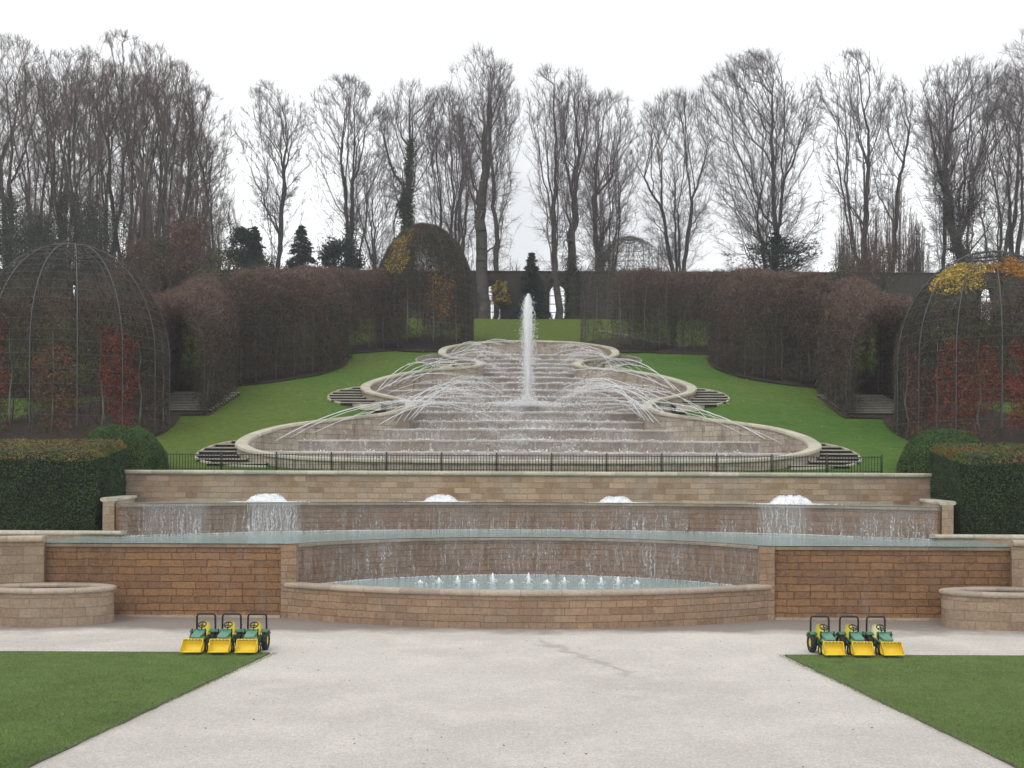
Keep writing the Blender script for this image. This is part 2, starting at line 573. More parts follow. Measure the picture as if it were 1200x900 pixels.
# a dried trickle mark wandering over the gravel
wand = math_(nt, 'MULTIPLY', math_(nt, 'SUBTRACT', noise(nt, p, 1.1, 5, 0.7), 0.5), 1.6)
lx = math_(nt, 'SUBTRACT', math_(nt, 'ADD', X_, wand), math_(nt, 'ADD', 0.35, math_(nt, 'MULTIPLY', math_(nt, 'SUBTRACT', 22.8, Y_), 0.40)))
line = ramp(nt, math_(nt, 'ABSOLUTE', lx), 0.03, 0.20, 1, 0)
line = math_(nt, 'MULTIPLY', line, math_(nt, 'MULTIPLY', ramp(nt, Y_, 17.9, 19.2), ramp(nt, Y_, 22.6, 23.6, 1, 0)))
col = mixc(nt, math_(nt, 'MULTIPLY', line, 0.42), col, (0.27, 0.25, 0.235))
nt.links.new(col, b.inputs["Base Color"])
b.inputs["Roughness"].default_value = 0.95
b.inputs["Specular IOR Level"].default_value = 0.1
bump(nt, b, fine, 0.02)
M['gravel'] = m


def water_mat(name, c, rough=0.08, scale=5.0, dist=0.05, sparkle=0.35):
    m, nt, b = newmat(name)
    p = objco(nt)
    w1 = noise(nt, p, scale, 3, 0.6)
    w2 = noise(nt, p, scale * 4.1, 3, 0.6)
    foam = math_(nt, 'MULTIPLY', ramp(nt, noise(nt, p, scale * 2.1, 6, 0.75), 0.53, 0.66), ramp(nt, noise(nt, p, 0.35, 3), 0.42, 0.6, 0.25, 1))
    col = mixc(nt, ramp(nt, w1, 0.3, 0.7), tuple(x * 0.75 for x in c), c)
    col = mixc(nt, math_(nt, 'MULTIPLY', foam, sparkle), col, (0.8, 0.83, 0.83))
    nt.links.new(col, b.inputs["Base Color"])
    b.inputs["Roughness"].default_value = rough
    b.inputs["IOR"].default_value = 1.333
    b.inputs["Specular IOR Level"].default_value = 0.5
    bump(nt, b, math_(nt, 'ADD', w1, math_(nt, 'MULTIPLY', w2, 0.35)), dist)
    return m


M['water'] = water_mat("pool water", (0.26, 0.375, 0.36))
M['water_low'] = water_mat("basin water", (0.31, 0.43, 0.43), sparkle=0.5)


def curtain_mat(name, amount, su=9.0, sv=0.9, low_bias=0.5, z0=0.0, z1=1.0, patch=0.35, veil=0.1, spots=()):
    """falling water: clear film with white broken threads"""
    m, nt, b = newmat(name)
    uv = N(nt, "ShaderNodeTexCoord").outputs["UV"]
    wv = N(nt, "ShaderNodeVectorMath", operation='MULTIPLY_ADD')
    wn_ = N(nt, "ShaderNodeTexNoise"); wn_.inputs["Scale"].default_value = 3.0
    nt.links.new(uv, wn_.inputs["Vector"]); nt.links.new(wn_.outputs[1], wv.inputs[0])
    wv.inputs[1].default_value = (0.22, 0, 0); nt.links.new(uv, wv.inputs[2])
    mp = N(nt, "ShaderNodeMapping"); mp.inputs["Scale"].default_value = (su, sv, 1)
    nt.links.new(wv.outputs[0], mp.inputs["Vector"])
    th = noise(nt, mp.outputs[0], 1.0, 5, 0.75)
    mp2 = N(nt, "ShaderNodeMapping"); mp2.inputs["Scale"].default_value = (su * 1.3, sv * 11, 1)
    nt.links.new(wv.outputs[0], mp2.inputs["Vector"])
    br = noise(nt, mp2.outputs[0], 1.0, 5, 0.75)
    sep = N(nt, "ShaderNodeSeparateXYZ"); nt.links.new(uv, sep.inputs[0])
    mp3 = N(nt, "ShaderNodeMapping"); mp3.inputs["Scale"].default_value = (1, 0.25, 1)
    nt.links.new(uv, mp3.inputs["Vector"])
    pt = ramp(nt, noise(nt, mp3.outputs[0], patch, 3, 0.7), 0.38, 0.62, 0.45, 1.0)
    lowness = ramp(nt, sep.outputs[1], z0, z1, 1.0, 1.0 - low_bias)
    f = math_(nt, 'MULTIPLY', ramp(nt, th, 0.47, 0.63), ramp(nt, br, 0.42, 0.60, 0.0, 1))
    f = math_(nt, 'MULTIPLY', math_(nt, 'MULTIPLY', f, pt), math_(nt, 'MULTIPLY', lowness, amount))
    f = math_(nt, 'ADD', f, math_(nt, 'MULTIPLY', math_(nt, 'MULTIPLY', pt, pt), veil))
    px_ = N(nt, "ShaderNodeSeparateXYZ"); nt.links.new(objco(nt), px_.inputs[0])
    for x0_, x1_, amt in spots:
        edge = math_(nt, 'ADD', px_.outputs[0], math_(nt, 'MULTIPLY', math_(nt, 'SUBTRACT', th, 0.5), 0.8))
        inside = math_(nt, 'MULTIPLY', ramp(nt, edge, x0_ - 0.12, x0_ + 0.12), ramp(nt, edge, x1_ - 0.12, x1_ + 0.12, 1, 0))
        f = math_(nt, 'ADD', f, math_(nt, 'MULTIPLY', inside, math_(nt, 'ADD', 0.08, math_(nt, 'MULTIPLY', math_(nt, 'MULTIPLY', ramp(nt, th, 0.36, 0.62), ramp(nt, br, 0.34, 0.6, 0.3, 1)), amt))))
    f = math_(nt, 'MINIMUM', f, 1.0)
    b.inputs["Base Color"].default_value = (0.84, 0.86, 0.88, 1)
    b.inputs["Roughness"].default_value = 0.4
    b.inputs["Specular IOR Level"].default_value = 0.3
    nt.links.new(f, b.inputs["Alpha"])
    return m


M['curtain_low'] = curtain_mat("lower water curtain", 0.9, 20, 1.1, 0.3, 0.9, 1.9, 0.5, 0.07)
M['curtain_up'] = curtain_mat("upper water curtain", 1.1, 20, 1.1, 0.75, 1.95, 2.9, 0.33, 0.09, spots=((-11.4, -10.0, 0.22), (-8.9, -7.5, 0.34), (7.6, 8.9, 0.26)))
M['curtain_weir'] = curtain_mat("weir water", 0.55, 9, 1.6, 0.0, 0, 1, 0.5, 0.13)
m, nt, b = newmat("white water")
b.inputs["Base Color"].default_value = (0.86, 0.88, 0.90, 1)
b.inputs["Roughness"].default_value = 0.5
M['foam'] = m
m, nt, b = newmat("thin water")
b.inputs["Base Color"].default_value = (0.80, 0.82, 0.84, 1)
b.inputs["Roughness"].default_value = 0.3
b.inputs["Alpha"].default_value = 0.75
M['jet'] = m

M['yew'] = plain("clipped yew", (0.038, 0.068, 0.023), 0.7, 0.3, 1.2, spec=0.15, island=0.45)
M['yew_top'] = plain("bronzed yew top", (0.20, 0.14, 0.045), 0.75, 0.35, 1.5, spec=0.15, island=0.4, c2=(0.09, 0.105, 0.03))
M['yew_top_green'] = plain("green yew top", (0.085, 0.125, 0.03), 0.75, 0.3, 1.5, spec=0.15, island=0.4, c2=(0.17, 0.095, 0.035))
M['box'] = plain("clipped box", (0.055, 0.105, 0.028), 0.7, 0.3, 1.4, spec=0.15, island=0.4)
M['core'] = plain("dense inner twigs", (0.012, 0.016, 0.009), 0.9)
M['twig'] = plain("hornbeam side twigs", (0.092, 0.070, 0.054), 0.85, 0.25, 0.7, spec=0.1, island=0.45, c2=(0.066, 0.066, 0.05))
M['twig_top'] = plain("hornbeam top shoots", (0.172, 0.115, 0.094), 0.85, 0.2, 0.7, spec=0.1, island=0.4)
M['stem'] = plain("hornbeam stems", (0.12, 0.115, 0.10), 0.8, 0.2, 2)
M['red'] = plain("copper red leaves", (0.185, 0.052, 0.036), 0.7, 0.3, 1.5, spec=0.15, island=0.45)
M['rust'] = plain("rusty brown leaves", (0.145, 0.075, 0.048), 0.7, 0.3, 1.5, spec=0.15, island=0.45)
M['yellow'] = plain("yellow leaves", (0.42, 0.31, 0.06), 0.7, 0.25, 1.5, spec=0.15, island=0.4)
M['orange'] = plain("orange leaves", (0.36, 0.17, 0.035), 0.7, 0.3, 1.5, spec=0.15, island=0.4)
M['olive'] = plain("olive brown leaves", (0.105, 0.092, 0.048), 0.75, 0.3, 1.3, spec=0.15, island=0.45)
M['conifer'] = plain("dark conifer", (0.019, 0.038, 0.025), 0.7, 0.3, 1.0, spec=0.15, island=0.4)
M['ivy'] = plain("ivy", (0.034, 0.046, 0.022), 0.6, 0.3, 1.0, spec=0.2, island=0.45)
M['bark'] = plain("grey bark", (0.082, 0.074, 0.071), 0.9, 0.3, 1.5, spec=0.1, c2=(0.06, 0.064, 0.05))
M['twigs'] = plain("bare twigs", (0.135, 0.115, 0.118), 0.9, 0.2, 0.3, spec=0.1)
M['twigs_brown'] = plain("brown twigs", (0.14, 0.108, 0.10), 0.9, 0.2, 0.3, spec=0.1)
M['soil'] = plain("dark soil", (0.05, 0.038, 0.028), 0.95, 0.3, 4)
M['edging'] = plain("rusted edging", (0.11, 0.095, 0.08), 0.8, 0.3, 6)


# ------------------------------------------------------------------ ground
def zg(D):
    """height of the hill at depth D"""
    return float(np.interp(D, [-100, 36.6, 37.2, 39, 47.8, 48.3, 76, 88, 91, 600],
                           [3.86, 3.86, 3.88, 4.0, 6.33, 6.53, 13.99, 17.75, 18.0, 18.0]))


mb = MB()
mb.add([(-400, -200, 0), (400, -200, 0), (400, 27.0, 0), (-400, 27.0, 0)], Q=[[0, 1, 2, 3]])
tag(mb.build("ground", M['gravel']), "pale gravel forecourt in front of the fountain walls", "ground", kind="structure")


def lawn(side):
    s = side
    pts = [(s * 5.30, 21.02), (s * 6.12, 12.6), (s * 6.95, 4.0), (s * 40, 4.0), (s * 40, 21.1)]
    mb = MB()
    z = 0.035
    V = [(x, y, z) for x, y in pts] + [(x, y, -0.02) for x, y in pts]
    n = len(pts)
    f = list(range(n)) if s < 0 else list(range(n))
    for j in range(1, n - 1):
        mb.add([V[0], V[j], V[j + 1]], T=[[0, 1, 2]] if s > 0 else [[0, 2, 1]])
    mb.build("lawn", M['lawn'])
    o = bpy.data.objects[-1] if False else COL.objects[-1]
    tag(o, "mown front lawn on the left of the gravel" if s < 0 else "mown front lawn on the right of the gravel", "lawn", kind="structure")
    e = MB()
    path = [(p_[0], p_[1], 0) for p_ in (pts[4], pts[0], pts[1], pts[2])]
    # densify
    P = []
    for a, b_ in zip(path[:-1], path[1:]):
        k = max(2, int(np.linalg.norm(np.subtract(b_, a)) / 0.25))
        for i in range(k):
            P.append(np.add(a, np.subtract(b_, a) * i / k))
    P.append(np.array(path[-1], float))
    P = np.array(P)
    P[:, 0] += RNG.normal(0, 0.012, len(P))
    sweep(e, P, [(-0.015, -0.01), (0.015, -0.01), (0.015, 0.036), (-0.015, 0.036)])
    tag(e.build("lawn_edging", M['edging']), "thin dark edging strip along the " + ("left" if s < 0 else "right") + " front lawn", "edging")
    # blades
    n = 95000
    D = RNG.uniform(11.3, 21.02, n)
    xin = np.interp(D, [12.6, 21.02], [6.12, 5.30])
    X = s * (xin + RNG.uniform(-0.03, 1, n) ** 1.0 * (0.56 * D - xin + 0.6).clip(0.1))
    hgt = RNG.uniform(0.018, 0.045, n)
    B = np.stack([X, D, np.full(n, 0.03)], 1)
    lean = RNG.normal(0, 0.5, (n, 3)); lean[:, 2] = 1
    tip = B + unit(lean) * hgt[:, None]
    a = RNG.uniform(0, np.pi, n)
    w = np.stack([np.cos(a), np.sin(a), np.zeros(n)], 1) * 0.004
    V = np.stack([B - w, B + w, tip], 1).reshape(-1, 3)
    g = obj("grass", fast_mesh("grass", V, np.arange(3 * n).reshape(-1, 3)), M['blade'])
    tag(g, "short grass blades of the " + ("left" if s < 0 else "right") + " front lawn", "grass", kind="stuff")


lawn(-1)
lawn(1)

# crumbs of leaf and stone lying on the gravel
n = 420
D = RNG.uniform(9, 23.5, n)
X = RNG.uniform(-0.5, 0.5, n) * (D * 0.9)
keep = (np.abs(X) < 5.0)
P = np.stack([X, D, np.full(n, 0.012)], 1)[keep]
V, Q = leaves(P, np.tile([0, 0, 1.0], (len(P), 1)), 0.032, flat=0.25)
o = obj("fallen_leaves", fast_mesh("fallen_leaves", V, Q), plain("dry leaf crumbs", (0.10, 0.07, 0.05), 0.9, island=0.5))
tag(o, "scattered dry leaf crumbs on the pale gravel", "leaves", kind="stuff")

# ------------------------------------------------------------------ curved walls below the railing
A_UP = (0.0, 19.66, 15.84)      # upper water wall: plan circle x, y, r
A_LO = (0.0, 23.98, 6.72)       # lower water wall
Z_LIP1, Z_LIP2, Z_RIM = 1.925, 2.88, 0.92


def arc_y(A, x):
    return A[1] + math.sqrt(max(0, A[2] ** 2 - (x - A[0]) ** 2))


def arc_path(A, x0, x1, n, z=0.0):
    a0 = math.atan2(arc_y(A, x0) - A[1], x0 - A[0])
    a1 = math.atan2(arc_y(A, x1) - A[1], x1 - A[0])
    return np.array([(A[0] + A[2] * math.cos(a0 + (a1 - a0) * i / n), A[1] + A[2] * math.sin(a0 + (a1 - a0) * i / n), z) for i in range(n + 1)])


def front_y(x):
    return arc_y(A_LO, x) if abs(x) < 6.08 else 26.8


def curved_water_wall(A, xe, z0, z1, mat, curtain, label, wl):
    t = empty("water_wall", (0, 0, 0))
    tag(t, label, "wall")
    path = arc_path(A, -xe, xe, 64)               # travels left to right, left-of-travel = away from camera
    mb = MB()
    sweep(mb, path, [(0.0, z0), (0.0, z1 - 0.10), (0.45, z1 - 0.10), (0.45, z0)][::-1])
    mb.build("masonry", mat, t)
    mb = MB()
    sweep(mb, path, rounded(-0.07, 0.50, z1 - 0.095, z1 - 0.005, 0.02))
    mb.build("lip", M['lip'], t)
    # the film of water
    mb = MB()
    P = arc_path((A[0], A[1], A[2] - 0.09), -xe + 0.05, xe - 0.05, 96)
    L = np.concatenate([[0], np.cumsum(np.linalg.norm(np.diff(P, axis=0), axis=1))])
    V, U = [], []
    for i in range(len(P)):
        for z in (z0 + 0.02, z1 - 0.02):
            V.append((P[i][0], P[i][1], z)); U.append((L[i], z))
    mb.add(V, Q=[[2 * i, 2 * i + 2, 2 * i + 3, 2 * i + 1] for i in range(len(P) - 1)], uv=U)
    tag(mb.build("waterfall", curtain), wl, "waterfall")
    # broken foam where the film lands
    n = 9000 if xe > 8 else 3200
    k = RNG.integers(0, len(P) - 1, n)
    f = RNG.uniform(0, 1, (n, 1))
    Q_ = P[k] * (1 - f) + P[k + 1] * f
    dense = np.array([mnoise.noise((q[0] * 0.5, 3.1, A[2])) for q in Q_])
    Q_[:, 1] -= np.abs(RNG.normal(0, 0.07, n)) + 0.01
    Q_[:, 2] = z0 + np.abs(RNG.normal(0.0, 0.012, n))
    Q_ = Q_[dense > RNG.uniform(-0.9, 0.5, n)]
    V, T = blobs(Q_, RNG.uniform(0.004, 0.015, len(Q_)))
    tag(obj("foam", fast_mesh("foam", V, T), M['foam']), "line of white foam at the foot of the " + wl.split(" down the ")[1], "foam", kind="stuff")


curved_water_wall(A_LO, 6.08, 0.80, Z_LIP1, M['wall_wet'], M['curtain_low'],
                  "curved reddish sandstone wall behind the half round lower basin",
                  "thin white water threads running down the lower curved wall")
curved_water_wall(A_UP, 12.0, 1.93, Z_LIP2, M['wall_wet'], M['curtain_up'],
                  "wide curved wet stone wall below the four bubbling fountains",
                  "thin water film running down the wide upper wall")


def strip_pool(name, x0, x1, fy, by, z, mat, label, n=80):
    V = []
    for i in range(n + 1):
        x = x0 + (x1 - x0) * i / n
        V += [(x, fy(x), z), (x, by(x), z)]
    mb = MB()
    mb.add(V, Q=[[2 * i, 2 * i + 2, 2 * i + 3, 2 * i + 1] for i in range(n)])
    return tag(mb.build(name, mat), label, "water", kind="structure")


strip_pool("water", -13.0, 13.0, lambda x: front_y(x) - 0.075,
           lambda x: (arc_y(A_UP, x) + 0.02) if abs(x) < 11.98 else 29.75, Z_LIP1 + 0.006, M['water'],
           "long middle pool between the two curved walls", 130)
strip_pool("water", -12.45, 12.45, lambda x: (arc_y(A_UP, x) - 0.08) if abs(x) < 11.98 else 30.1,
           lambda x: 36.45, Z_LIP2 + 0.006, M['water'], "narrow upper pool with four bubbling fountains")
BF = (0.0, 36.33, 11.48)


def basin_y(x):
    return BF[1] - math.sqrt(BF[2] ** 2 - x * x)


strip_pool("water", -6.05, 6.05, lambda x: basin_y(x) + 0.32 if abs(x) < 5.9 else 26.6,
           lambda x: arc_y(A_LO, x) + 0.02, 0.805, M['water_low'], "pale blue water of the half round lower basin")

# lower basin
t = empty("fountain_basin", (0, 25.0, 0))
tag(t, "half round sandstone basin with rounded coping at the foot of the cascade", "basin")
path = np.array([(BF[2] * math.sin(a), BF[1] - BF[2] * math.cos(a), 0) for a in np.linspace(-math.asin(6.4 / 11.48), math.asin(6.4 / 11.48), 60)])
path = np.concatenate([[(-6.42, 27.2, 0), (-6.42, 27.0, 0)], path, [(6.42, 27.0, 0), (6.42, 27.2, 0)]])
path[:, 1] -= 25.0
mb = MB()
sweep(mb, path, [(0, 0), (0.30, 0), (0.30, Z_RIM - 0.13), (0, Z_RIM - 0.13)])
mb.build("wall", M['wall_buff'], t)
mb = MB()
sweep(mb, path, rounded(-0.06, 0.36, Z_RIM - 0.135, Z_RIM, 0.06))
mb.build("coping", M['coping_basin'], t, smooth=False)

# straight retaining walls
for s in (-1, 1):
    side = "left" if s < 0 else "right"
    t = empty("retaining_wall", (s * 9.6, 27, 0))
    tag(t, f"brown sandstone retaining wall with overflowing lip, {side} of the round basin", "wall")
    mb = MB(); mb.box(min(s * 6.40, s * 12.9) - s * 9.6, max(s * 6.40, s * 12.9) - s * 9.6, -0.2, 0.3, 0.0, Z_LIP1 - 0.11)
    mb.build("masonry", M['wall_brown'], t)
    mb = MB()
    sweep(mb, np.array([(s * -3.15, -0.2, 0), (s * 3.3, -0.2, 0)][::s]), rounded(-0.05, 0.4, Z_LIP1 - 0.105, Z_LIP1 - 0.005, 0.02))
    mb.build("lip", M['lip'], t)
    mb = MB(); mb.box(min(s * 6.46, s * 12.9) - s * 9.6, max(s * 6.46, s * 12.9) - s * 9.6, -0.30, -0.203, 0.0, 0.055)
    mb.build("plinth", M['coping'], t)
    mb = MB(); mb.box(min(s * 6.04, s * 6.44) - s * 9.6, max(s * 6.04, s * 6.44) - s * 9.6, -0.29, 0.35, 0.0, Z_LIP1 - 0.008)
    mb.build("pier", M['wall_buff'], t)

    # parapet curving forward at the end
    t = empty("parapet_wall", (s * 13.2, 26.8, 0))
    tag(t, f"pale curved stone parapet at the {side} end of the brown retaining wall", "wall")
    P = np.array([(12.62, 26.78, 0), (13.1, 26.66, 0), (13.6, 26.4, 0), (14.3, 25.9, 0), (15.2, 25.0, 0), (16.4, 23.5, 0), (17.8, 21, 0), (18.2, 17, 0)])
    tt = np.linspace(0, len(P) - 1, 40)
    P = np.stack([np.interp(tt, range(len(P)), P[:, k]) for k in range(3)], 1)
    P[:, 0] = s * P[:, 0] - s * 13.2
    P[:, 1] -= 26.8
    prof = [(-0.2, 0), (0.2, 0), (0.2, 1.96), (-0.2, 1.96)]
    mb = MB(); sweep(mb, P if s > 0 else P, prof if True else prof)
    mb.build("masonry", M['wall_pale'], t)
    mb = MB(); sweep(mb, P, rounded(-0.28, 0.28, 1.955, 2.11, 0.06))
    mb.build("coping", M['coping'], t)

    # small oval basin in front
    t = empty("small_basin", (s * 12.05, 25.72, 0))
    tag(t, f"low oval stone basin with rounded rim, {side} of the forecourt", "basin")
    P = np.array([(1.63 * math.cos(a), 0.86 * math.sin(a), 0) for a in np.linspace(0, 2 * math.pi, 64, endpoint=False)])
    mb = MB(); sweep(mb, P, [(0.0, 0), (0.28, 0), (0.28, 0.79), (0.0, 0.79)], closed_path=True)
    mb.build("wall", M['wall_pale'], t)
    mb = MB(); sweep(mb, P, rounded(-0.06, 0.31, 0.785, 0.91, 0.06), closed_path=True)
    mb.build("coping", M['coping_basin'], t)
    V = [(1.42 * math.cos(a), 0.62 * math.sin(a), 0.70) for a in np.linspace(0, 2 * math.pi, 40, endpoint=False)]
    mb = MB(); mb.add([(0, 0, 0.70)] + V, T=[[0, 1 + i, 1 + (i + 1) % 40] for i in range(40)])
    mb.build("soil", M['soil'], t)

    # kerb behind the end of the middle pool
    t = empty("pool_kerb", (s * 14, 29.9, 0))
    tag(t, f"low rounded stone kerb under the clipped hedge on the {side}", "kerb")
    mb = MB(); mb.box(min(s * 12.02, s * 22) - s * 14, max(s * 12.02, s * 22) - s * 14, -0.14, 0.3, 0.0, 1.995)
    mb.build("masonry", M['wall_pale'], t)
    mb = MB()
    sweep(mb, np.array([(s * 11.8 - s * 14, -0.02, 0), (s * 22 - s * 14, -0.02, 0)][::s]), rounded(-0.2, 0.25, 1.99, 2.10, 0.05))
    mb.build("coping", M['coping_rim'], t)

    # stepped end wall of the upper pool
    t = empty("end_wall", (s * 13, 33, 0))
    tag(t, f"short pale stone wall closing the {side} end of the upper pool", "wall")
    P = np.array([(s * 12.3 - s * 13, 30.02 - 33, 0), (s * 12.6 - s * 13, 30.9 - 33, 0), (s * 14.1 - s * 13, 36.3 - 33, 0)])
    mb = MB(); sweep(mb, P, [(-0.16, 1.9), (0.16, 1.9), (0.16, 2.96), (-0.16, 2.96)])
    mb.build("masonry", M['wall_pale'], t)
    mb = MB(); sweep(mb, P, rounded(-0.23, 0.23, 2.955, 3.07, 0.05))
    mb.build("coping", M['coping_rim'], t)

    # terraces the hedges stand on
    mb = MB(); mb.box(min(s * 12.7, s * 150), max(s * 12.7, s * 150), 30.21, 37.0, 0.0, 1.98)
    tag(mb.build("terrace", M['soil']), f"soil terrace under the clipped hedge on the {side}", "ground", kind="structure")
    mb = MB(); mb.box(min(s * 18.9, s * 150), max(s * 18.9, s * 150), 26.9, 30.2, -0.02, 1.97)
    tag(mb.build("terrace", M['soil']), f"outer soil terrace beyond the {side} parapet", "ground", kind="structure")

# terrace wall under the railing
Z_TW = 3.97
t = empty("terrace_wall", (0, 36.5, 0))
tag(t, "long buff sandstone wall with rounded coping below the iron railing", "wall")
mb = MB(); mb.box(-14.35, 14.45, 0.0, 0.45, 2.5, Z_TW - 0.15)
mb.build("masonry", M['wall_terrace'], t)
mb = MB(); sweep(mb, np.array([(x, 0.0, 0) for x in np.linspace(-14.5, 14.6, 30)]), rounded(-0.1, 0.5, Z_TW - 0.145, Z_TW, 0.06))
mb.build("coping", M['coping_rim'], t)

# iron railing: panels with pickets
t = empty("iron_railing", (0, 36.78, Z_TW))
tag(t, "low black iron railing with close pickets along the terrace wall", "railing")
RH = 0.63
x0, x1, npan = -13.0, 12.7, 13
pw = (x1 - x0) / npan
pm = MB(); tube_path(pm, [(0, 0, 0), (0, 0, RH + 0.05)], 0.028, 6)
post_me = pm.mesh("post")
rm = MB()
rm.box(0.026, pw - 0.026, -0.012, 0.012, RH - 0.075, RH - 0.05)
rm.box(0.026, pw - 0.026, -0.012, 0.012, 0.05, 0.075)
rail_me = rm.mesh("panel")
km = MB(); tube_path(km, [(0, 0, 0.0), (0, 0, RH - 0.04), (0, 0, RH)], [0.012, 0.012, 0.003], 5)
picket_me = km.mesh("picket")
for i in range(npan + 1):
    obj("post", post_me, M['iron'], t, (x0 + i * pw, 0, 0))
for i in range(npan):
    pn = obj("panel", rail_me, M['iron'], t, (x0 + i * pw, 0, 0))
    for k in range(19):
        obj("picket", picket_me, M['iron'], pn, ((k + 0.5) * pw / 19, 0, 0.0))

# ------------------------------------------------------------------ cascade
rim_px = [(619, 539), (520, 538.8), (400, 537.4), (345, 535), (306, 530), (287, 524.5), (283, 518.5), (300, 508), (340, 497.5), (400, 490), (440, 485.5),
          (468, 480.5), (480, 475), (472, 468), (450, 463), (430, 457.5), (430, 450), (457, 440.5), (493, 434), (540, 430.2),
          (560, 427), (557, 422.5), (525, 417.5), (517, 412), (527, 405.5), (563, 400.6), (619, 399)]


def px_to_plan(x, y):
    D = 11496.0 / (y - 244.0)
    return (x - CX) / F * D, D


ctrl = np.array([px_to_plan(x, y) for x, y in rim_px])
ctrl[0, 0] = 0; ctrl[-1, 0] = 0


def catmull(C, k=8):
    out = []
    for i in range(len(C) - 1):
        p0 = C[i - 1] if i > 0 else C[0] * np.array([-1, 1]) + 0 if False else C[max(i - 1, 0)]
        p1, p2 = C[i], C[i + 1]
        p3 = C[min(i + 2, len(C) - 1)]
        for j in range(k):
            u = j / k
            out.append(0.5 * ((2 * p1) + (-p0 + p2) * u + (2 * p0 - 5 * p1 + 4 * p2 - p3) * u * u + (-p0 + 3 * p1 - 3 * p2 + p3) * u ** 3))
    out.append(C[-1])
    return np.array(out)


rim = catmull(ctrl, 8)


def zrim(D):
    return 4.45 + 0.27 * (D - 39)


def zweir(D):
    return 3.72 + 0.27 * (D - 39)


def w_at(D):
    order = np.argsort(rim[:, 1])
    if D < rim[:, 1].min() - 1e-6 or D > rim[:, 1].max():
        return 0.0
    return float(np.interp(D, rim[order, 1], -rim[order, 0]))


cas = empty("cascade", (0, 39, 4.0))
tag(cas, "grand stepped water cascade of three stone bowls climbing the grassy hill", "cascade")
O = np.array([0, 39, 4.0])
for s in (-1, 1):
    P = np.stack([-s * rim[:, 0] * 1.0, rim[:, 1], zrim(rim[:, 1])], 1) - O
    # s=+1: right side; travelling up hill. left-of-travel is inward on the right side
    inw = 1 if s > 0 else -1
    if s > 0:
        prof_w = [(-0.16, -2.4), (0.2, -2.4), (0.2, -0.16), (-0.16, -0.16)]
        prof_c = rounded(-0.24, 0.28, -0.165, 0.0, 0.05)
    else:
        prof_w = [(-0.2, -2.4), (0.16, -2.4), (0.16, -0.16), (-0.2, -0.16)]
        prof_c = rounded(-0.28, 0.24, -0.165, 0.0, 0.05)
    mb = MB(); sweep(mb, P, prof_w, caps=False); mb.build("bowl_wall", M['bowl_wall'], cas)
    mb = MB(); sweep(mb, P, prof_c, caps=False); mb.build("coping", M['coping_rim'], cas)

weir_y = [530, 516.5, 503.5, 494, 483.5, 473.5, 466, 458, 449.5, 443, 437.3, 432, 427, 422, 416.5, 411]
weirs = []
for y in weir_y:
    D = 12372.0 / (y - 244.0)
    weirs.append((D, zweir(D)))
wat = MB()
spr = []
for k, (D, z) in enumerate(weirs):
    zprev = weirs[k - 1][1] if k else z - 0.5
    Dn = weirs[k + 1][0] if k + 1 < len(weirs) else 74.4
    hw = w_at(D) - 0.1
    if hw < 0.5: continue
    bow = 0.16 + 0.02 * hw
    xs = np.linspace(-hw, hw, 25)
    yy = D - bow * (1 - (xs / hw) ** 2)
    # body
    mb = MB()
    V, U = [], []
    for x, y_ in zip(xs, yy):
        V += [(x, y_, zprev - 0.25), (x, y_, z - 0.07), (x, y_ - 0.06, z - 0.07), (x, y_ - 0.06, z), (x, Dn + 0.15, z)]
        U += [(x, zprev - 0.25), (x, z - 0.07), (x, z - 0.05), (x, z), (x, z + 1)]
    Q = []
    for i in range(len(xs) - 1):
        for j in range(4):
            Q.append([5 * i + j, 5 * (i + 1) + j, 5 * (i + 1) + j + 1, 5 * i + j + 1])
    mb.add(np.array(V) - O, Q=Q, uv=U)
    wr = mb.build("weir", M['weir'], cas)
    V, U = [], []
    for x, y_ in zip(xs, yy):
        V += [(x, y_ - 0.064, z - 0.075), (x, y_ - 0.075, z - 0.012), (x, y_ - 0.06, z + 0.006), (x, y_ + 0.05, z + 0.006)]
        U += [(x, 0), (x, 0.06), (x, 0.08), (x, 0.2)]
    mb = MB()
    mb.add(np.array(V) - O, Q=[[4 * i + j, 4 * i + 4 + j, 4 * i + 5 + j, 4 * i + 1 + j] for i in range(len(xs) - 1) for j in range(3)], uv=U)
    mb.build("lip", M['weir_lip'], wr)
    # water sheet
    V, U = [], []
    for x, y_ in zip(xs, yy):
        V += [(x, y_ - 0.14, zprev + 0.01), (x, y_ - 0.085, z + 0.012), (x, Dn - 0.05, z + 0.012)]
        U += [(x, zprev + 3 * k), (x, z + 3 * k), (x, z + 3 * k + 0.3)]
    wat.add(V, Q=[[3 * i + j, 3 * i + 3 + j, 3 * i + 4 + j, 3 * i + 1 + j] for i in range(len(xs) - 1) for j in (0, 1)], uv=U)
    # splashes on the lip, thicker near the middle
    cen = 2.4 + 0.14 * hw
    n = int(4200 + 330 * hw)
    X = np.concatenate([RNG.normal(0, cen * 0.8, int(n * 0.75)), RNG.uniform(-hw, hw, int(n * 0.25))])
    X = X[np.abs(X) < hw - 0.3]
    cl = np.array([mnoise.noise((x * 1.3, k * 3.7, 0)) + 0.5 * mnoise.noise((x * 4.1, k * 3.7, 5)) for x in X])
    X = X[cl > RNG.uniform(-0.35, 0.75, len(X)) + (0.25 if k < 2 else 0)]
    low = RNG.uniform(size=len(X)) < 0.7
    Y = np.interp(X, xs, yy) - 0.1 - np.abs(RNG.normal(0, 0.07, len(X)))
    Z = np.where(low, zprev + np.abs(RNG.normal(0, 0.10, len(X))), z + np.abs(RNG.normal(0, 0.025, len(X))))
    spr.append(np.stack([X, Y, Z], 1))
tag(wat.build("water", M['curtain_weir']), "sheets of water sliding over the cascade steps", "water", kind="structure")
P = np.concatenate(spr)
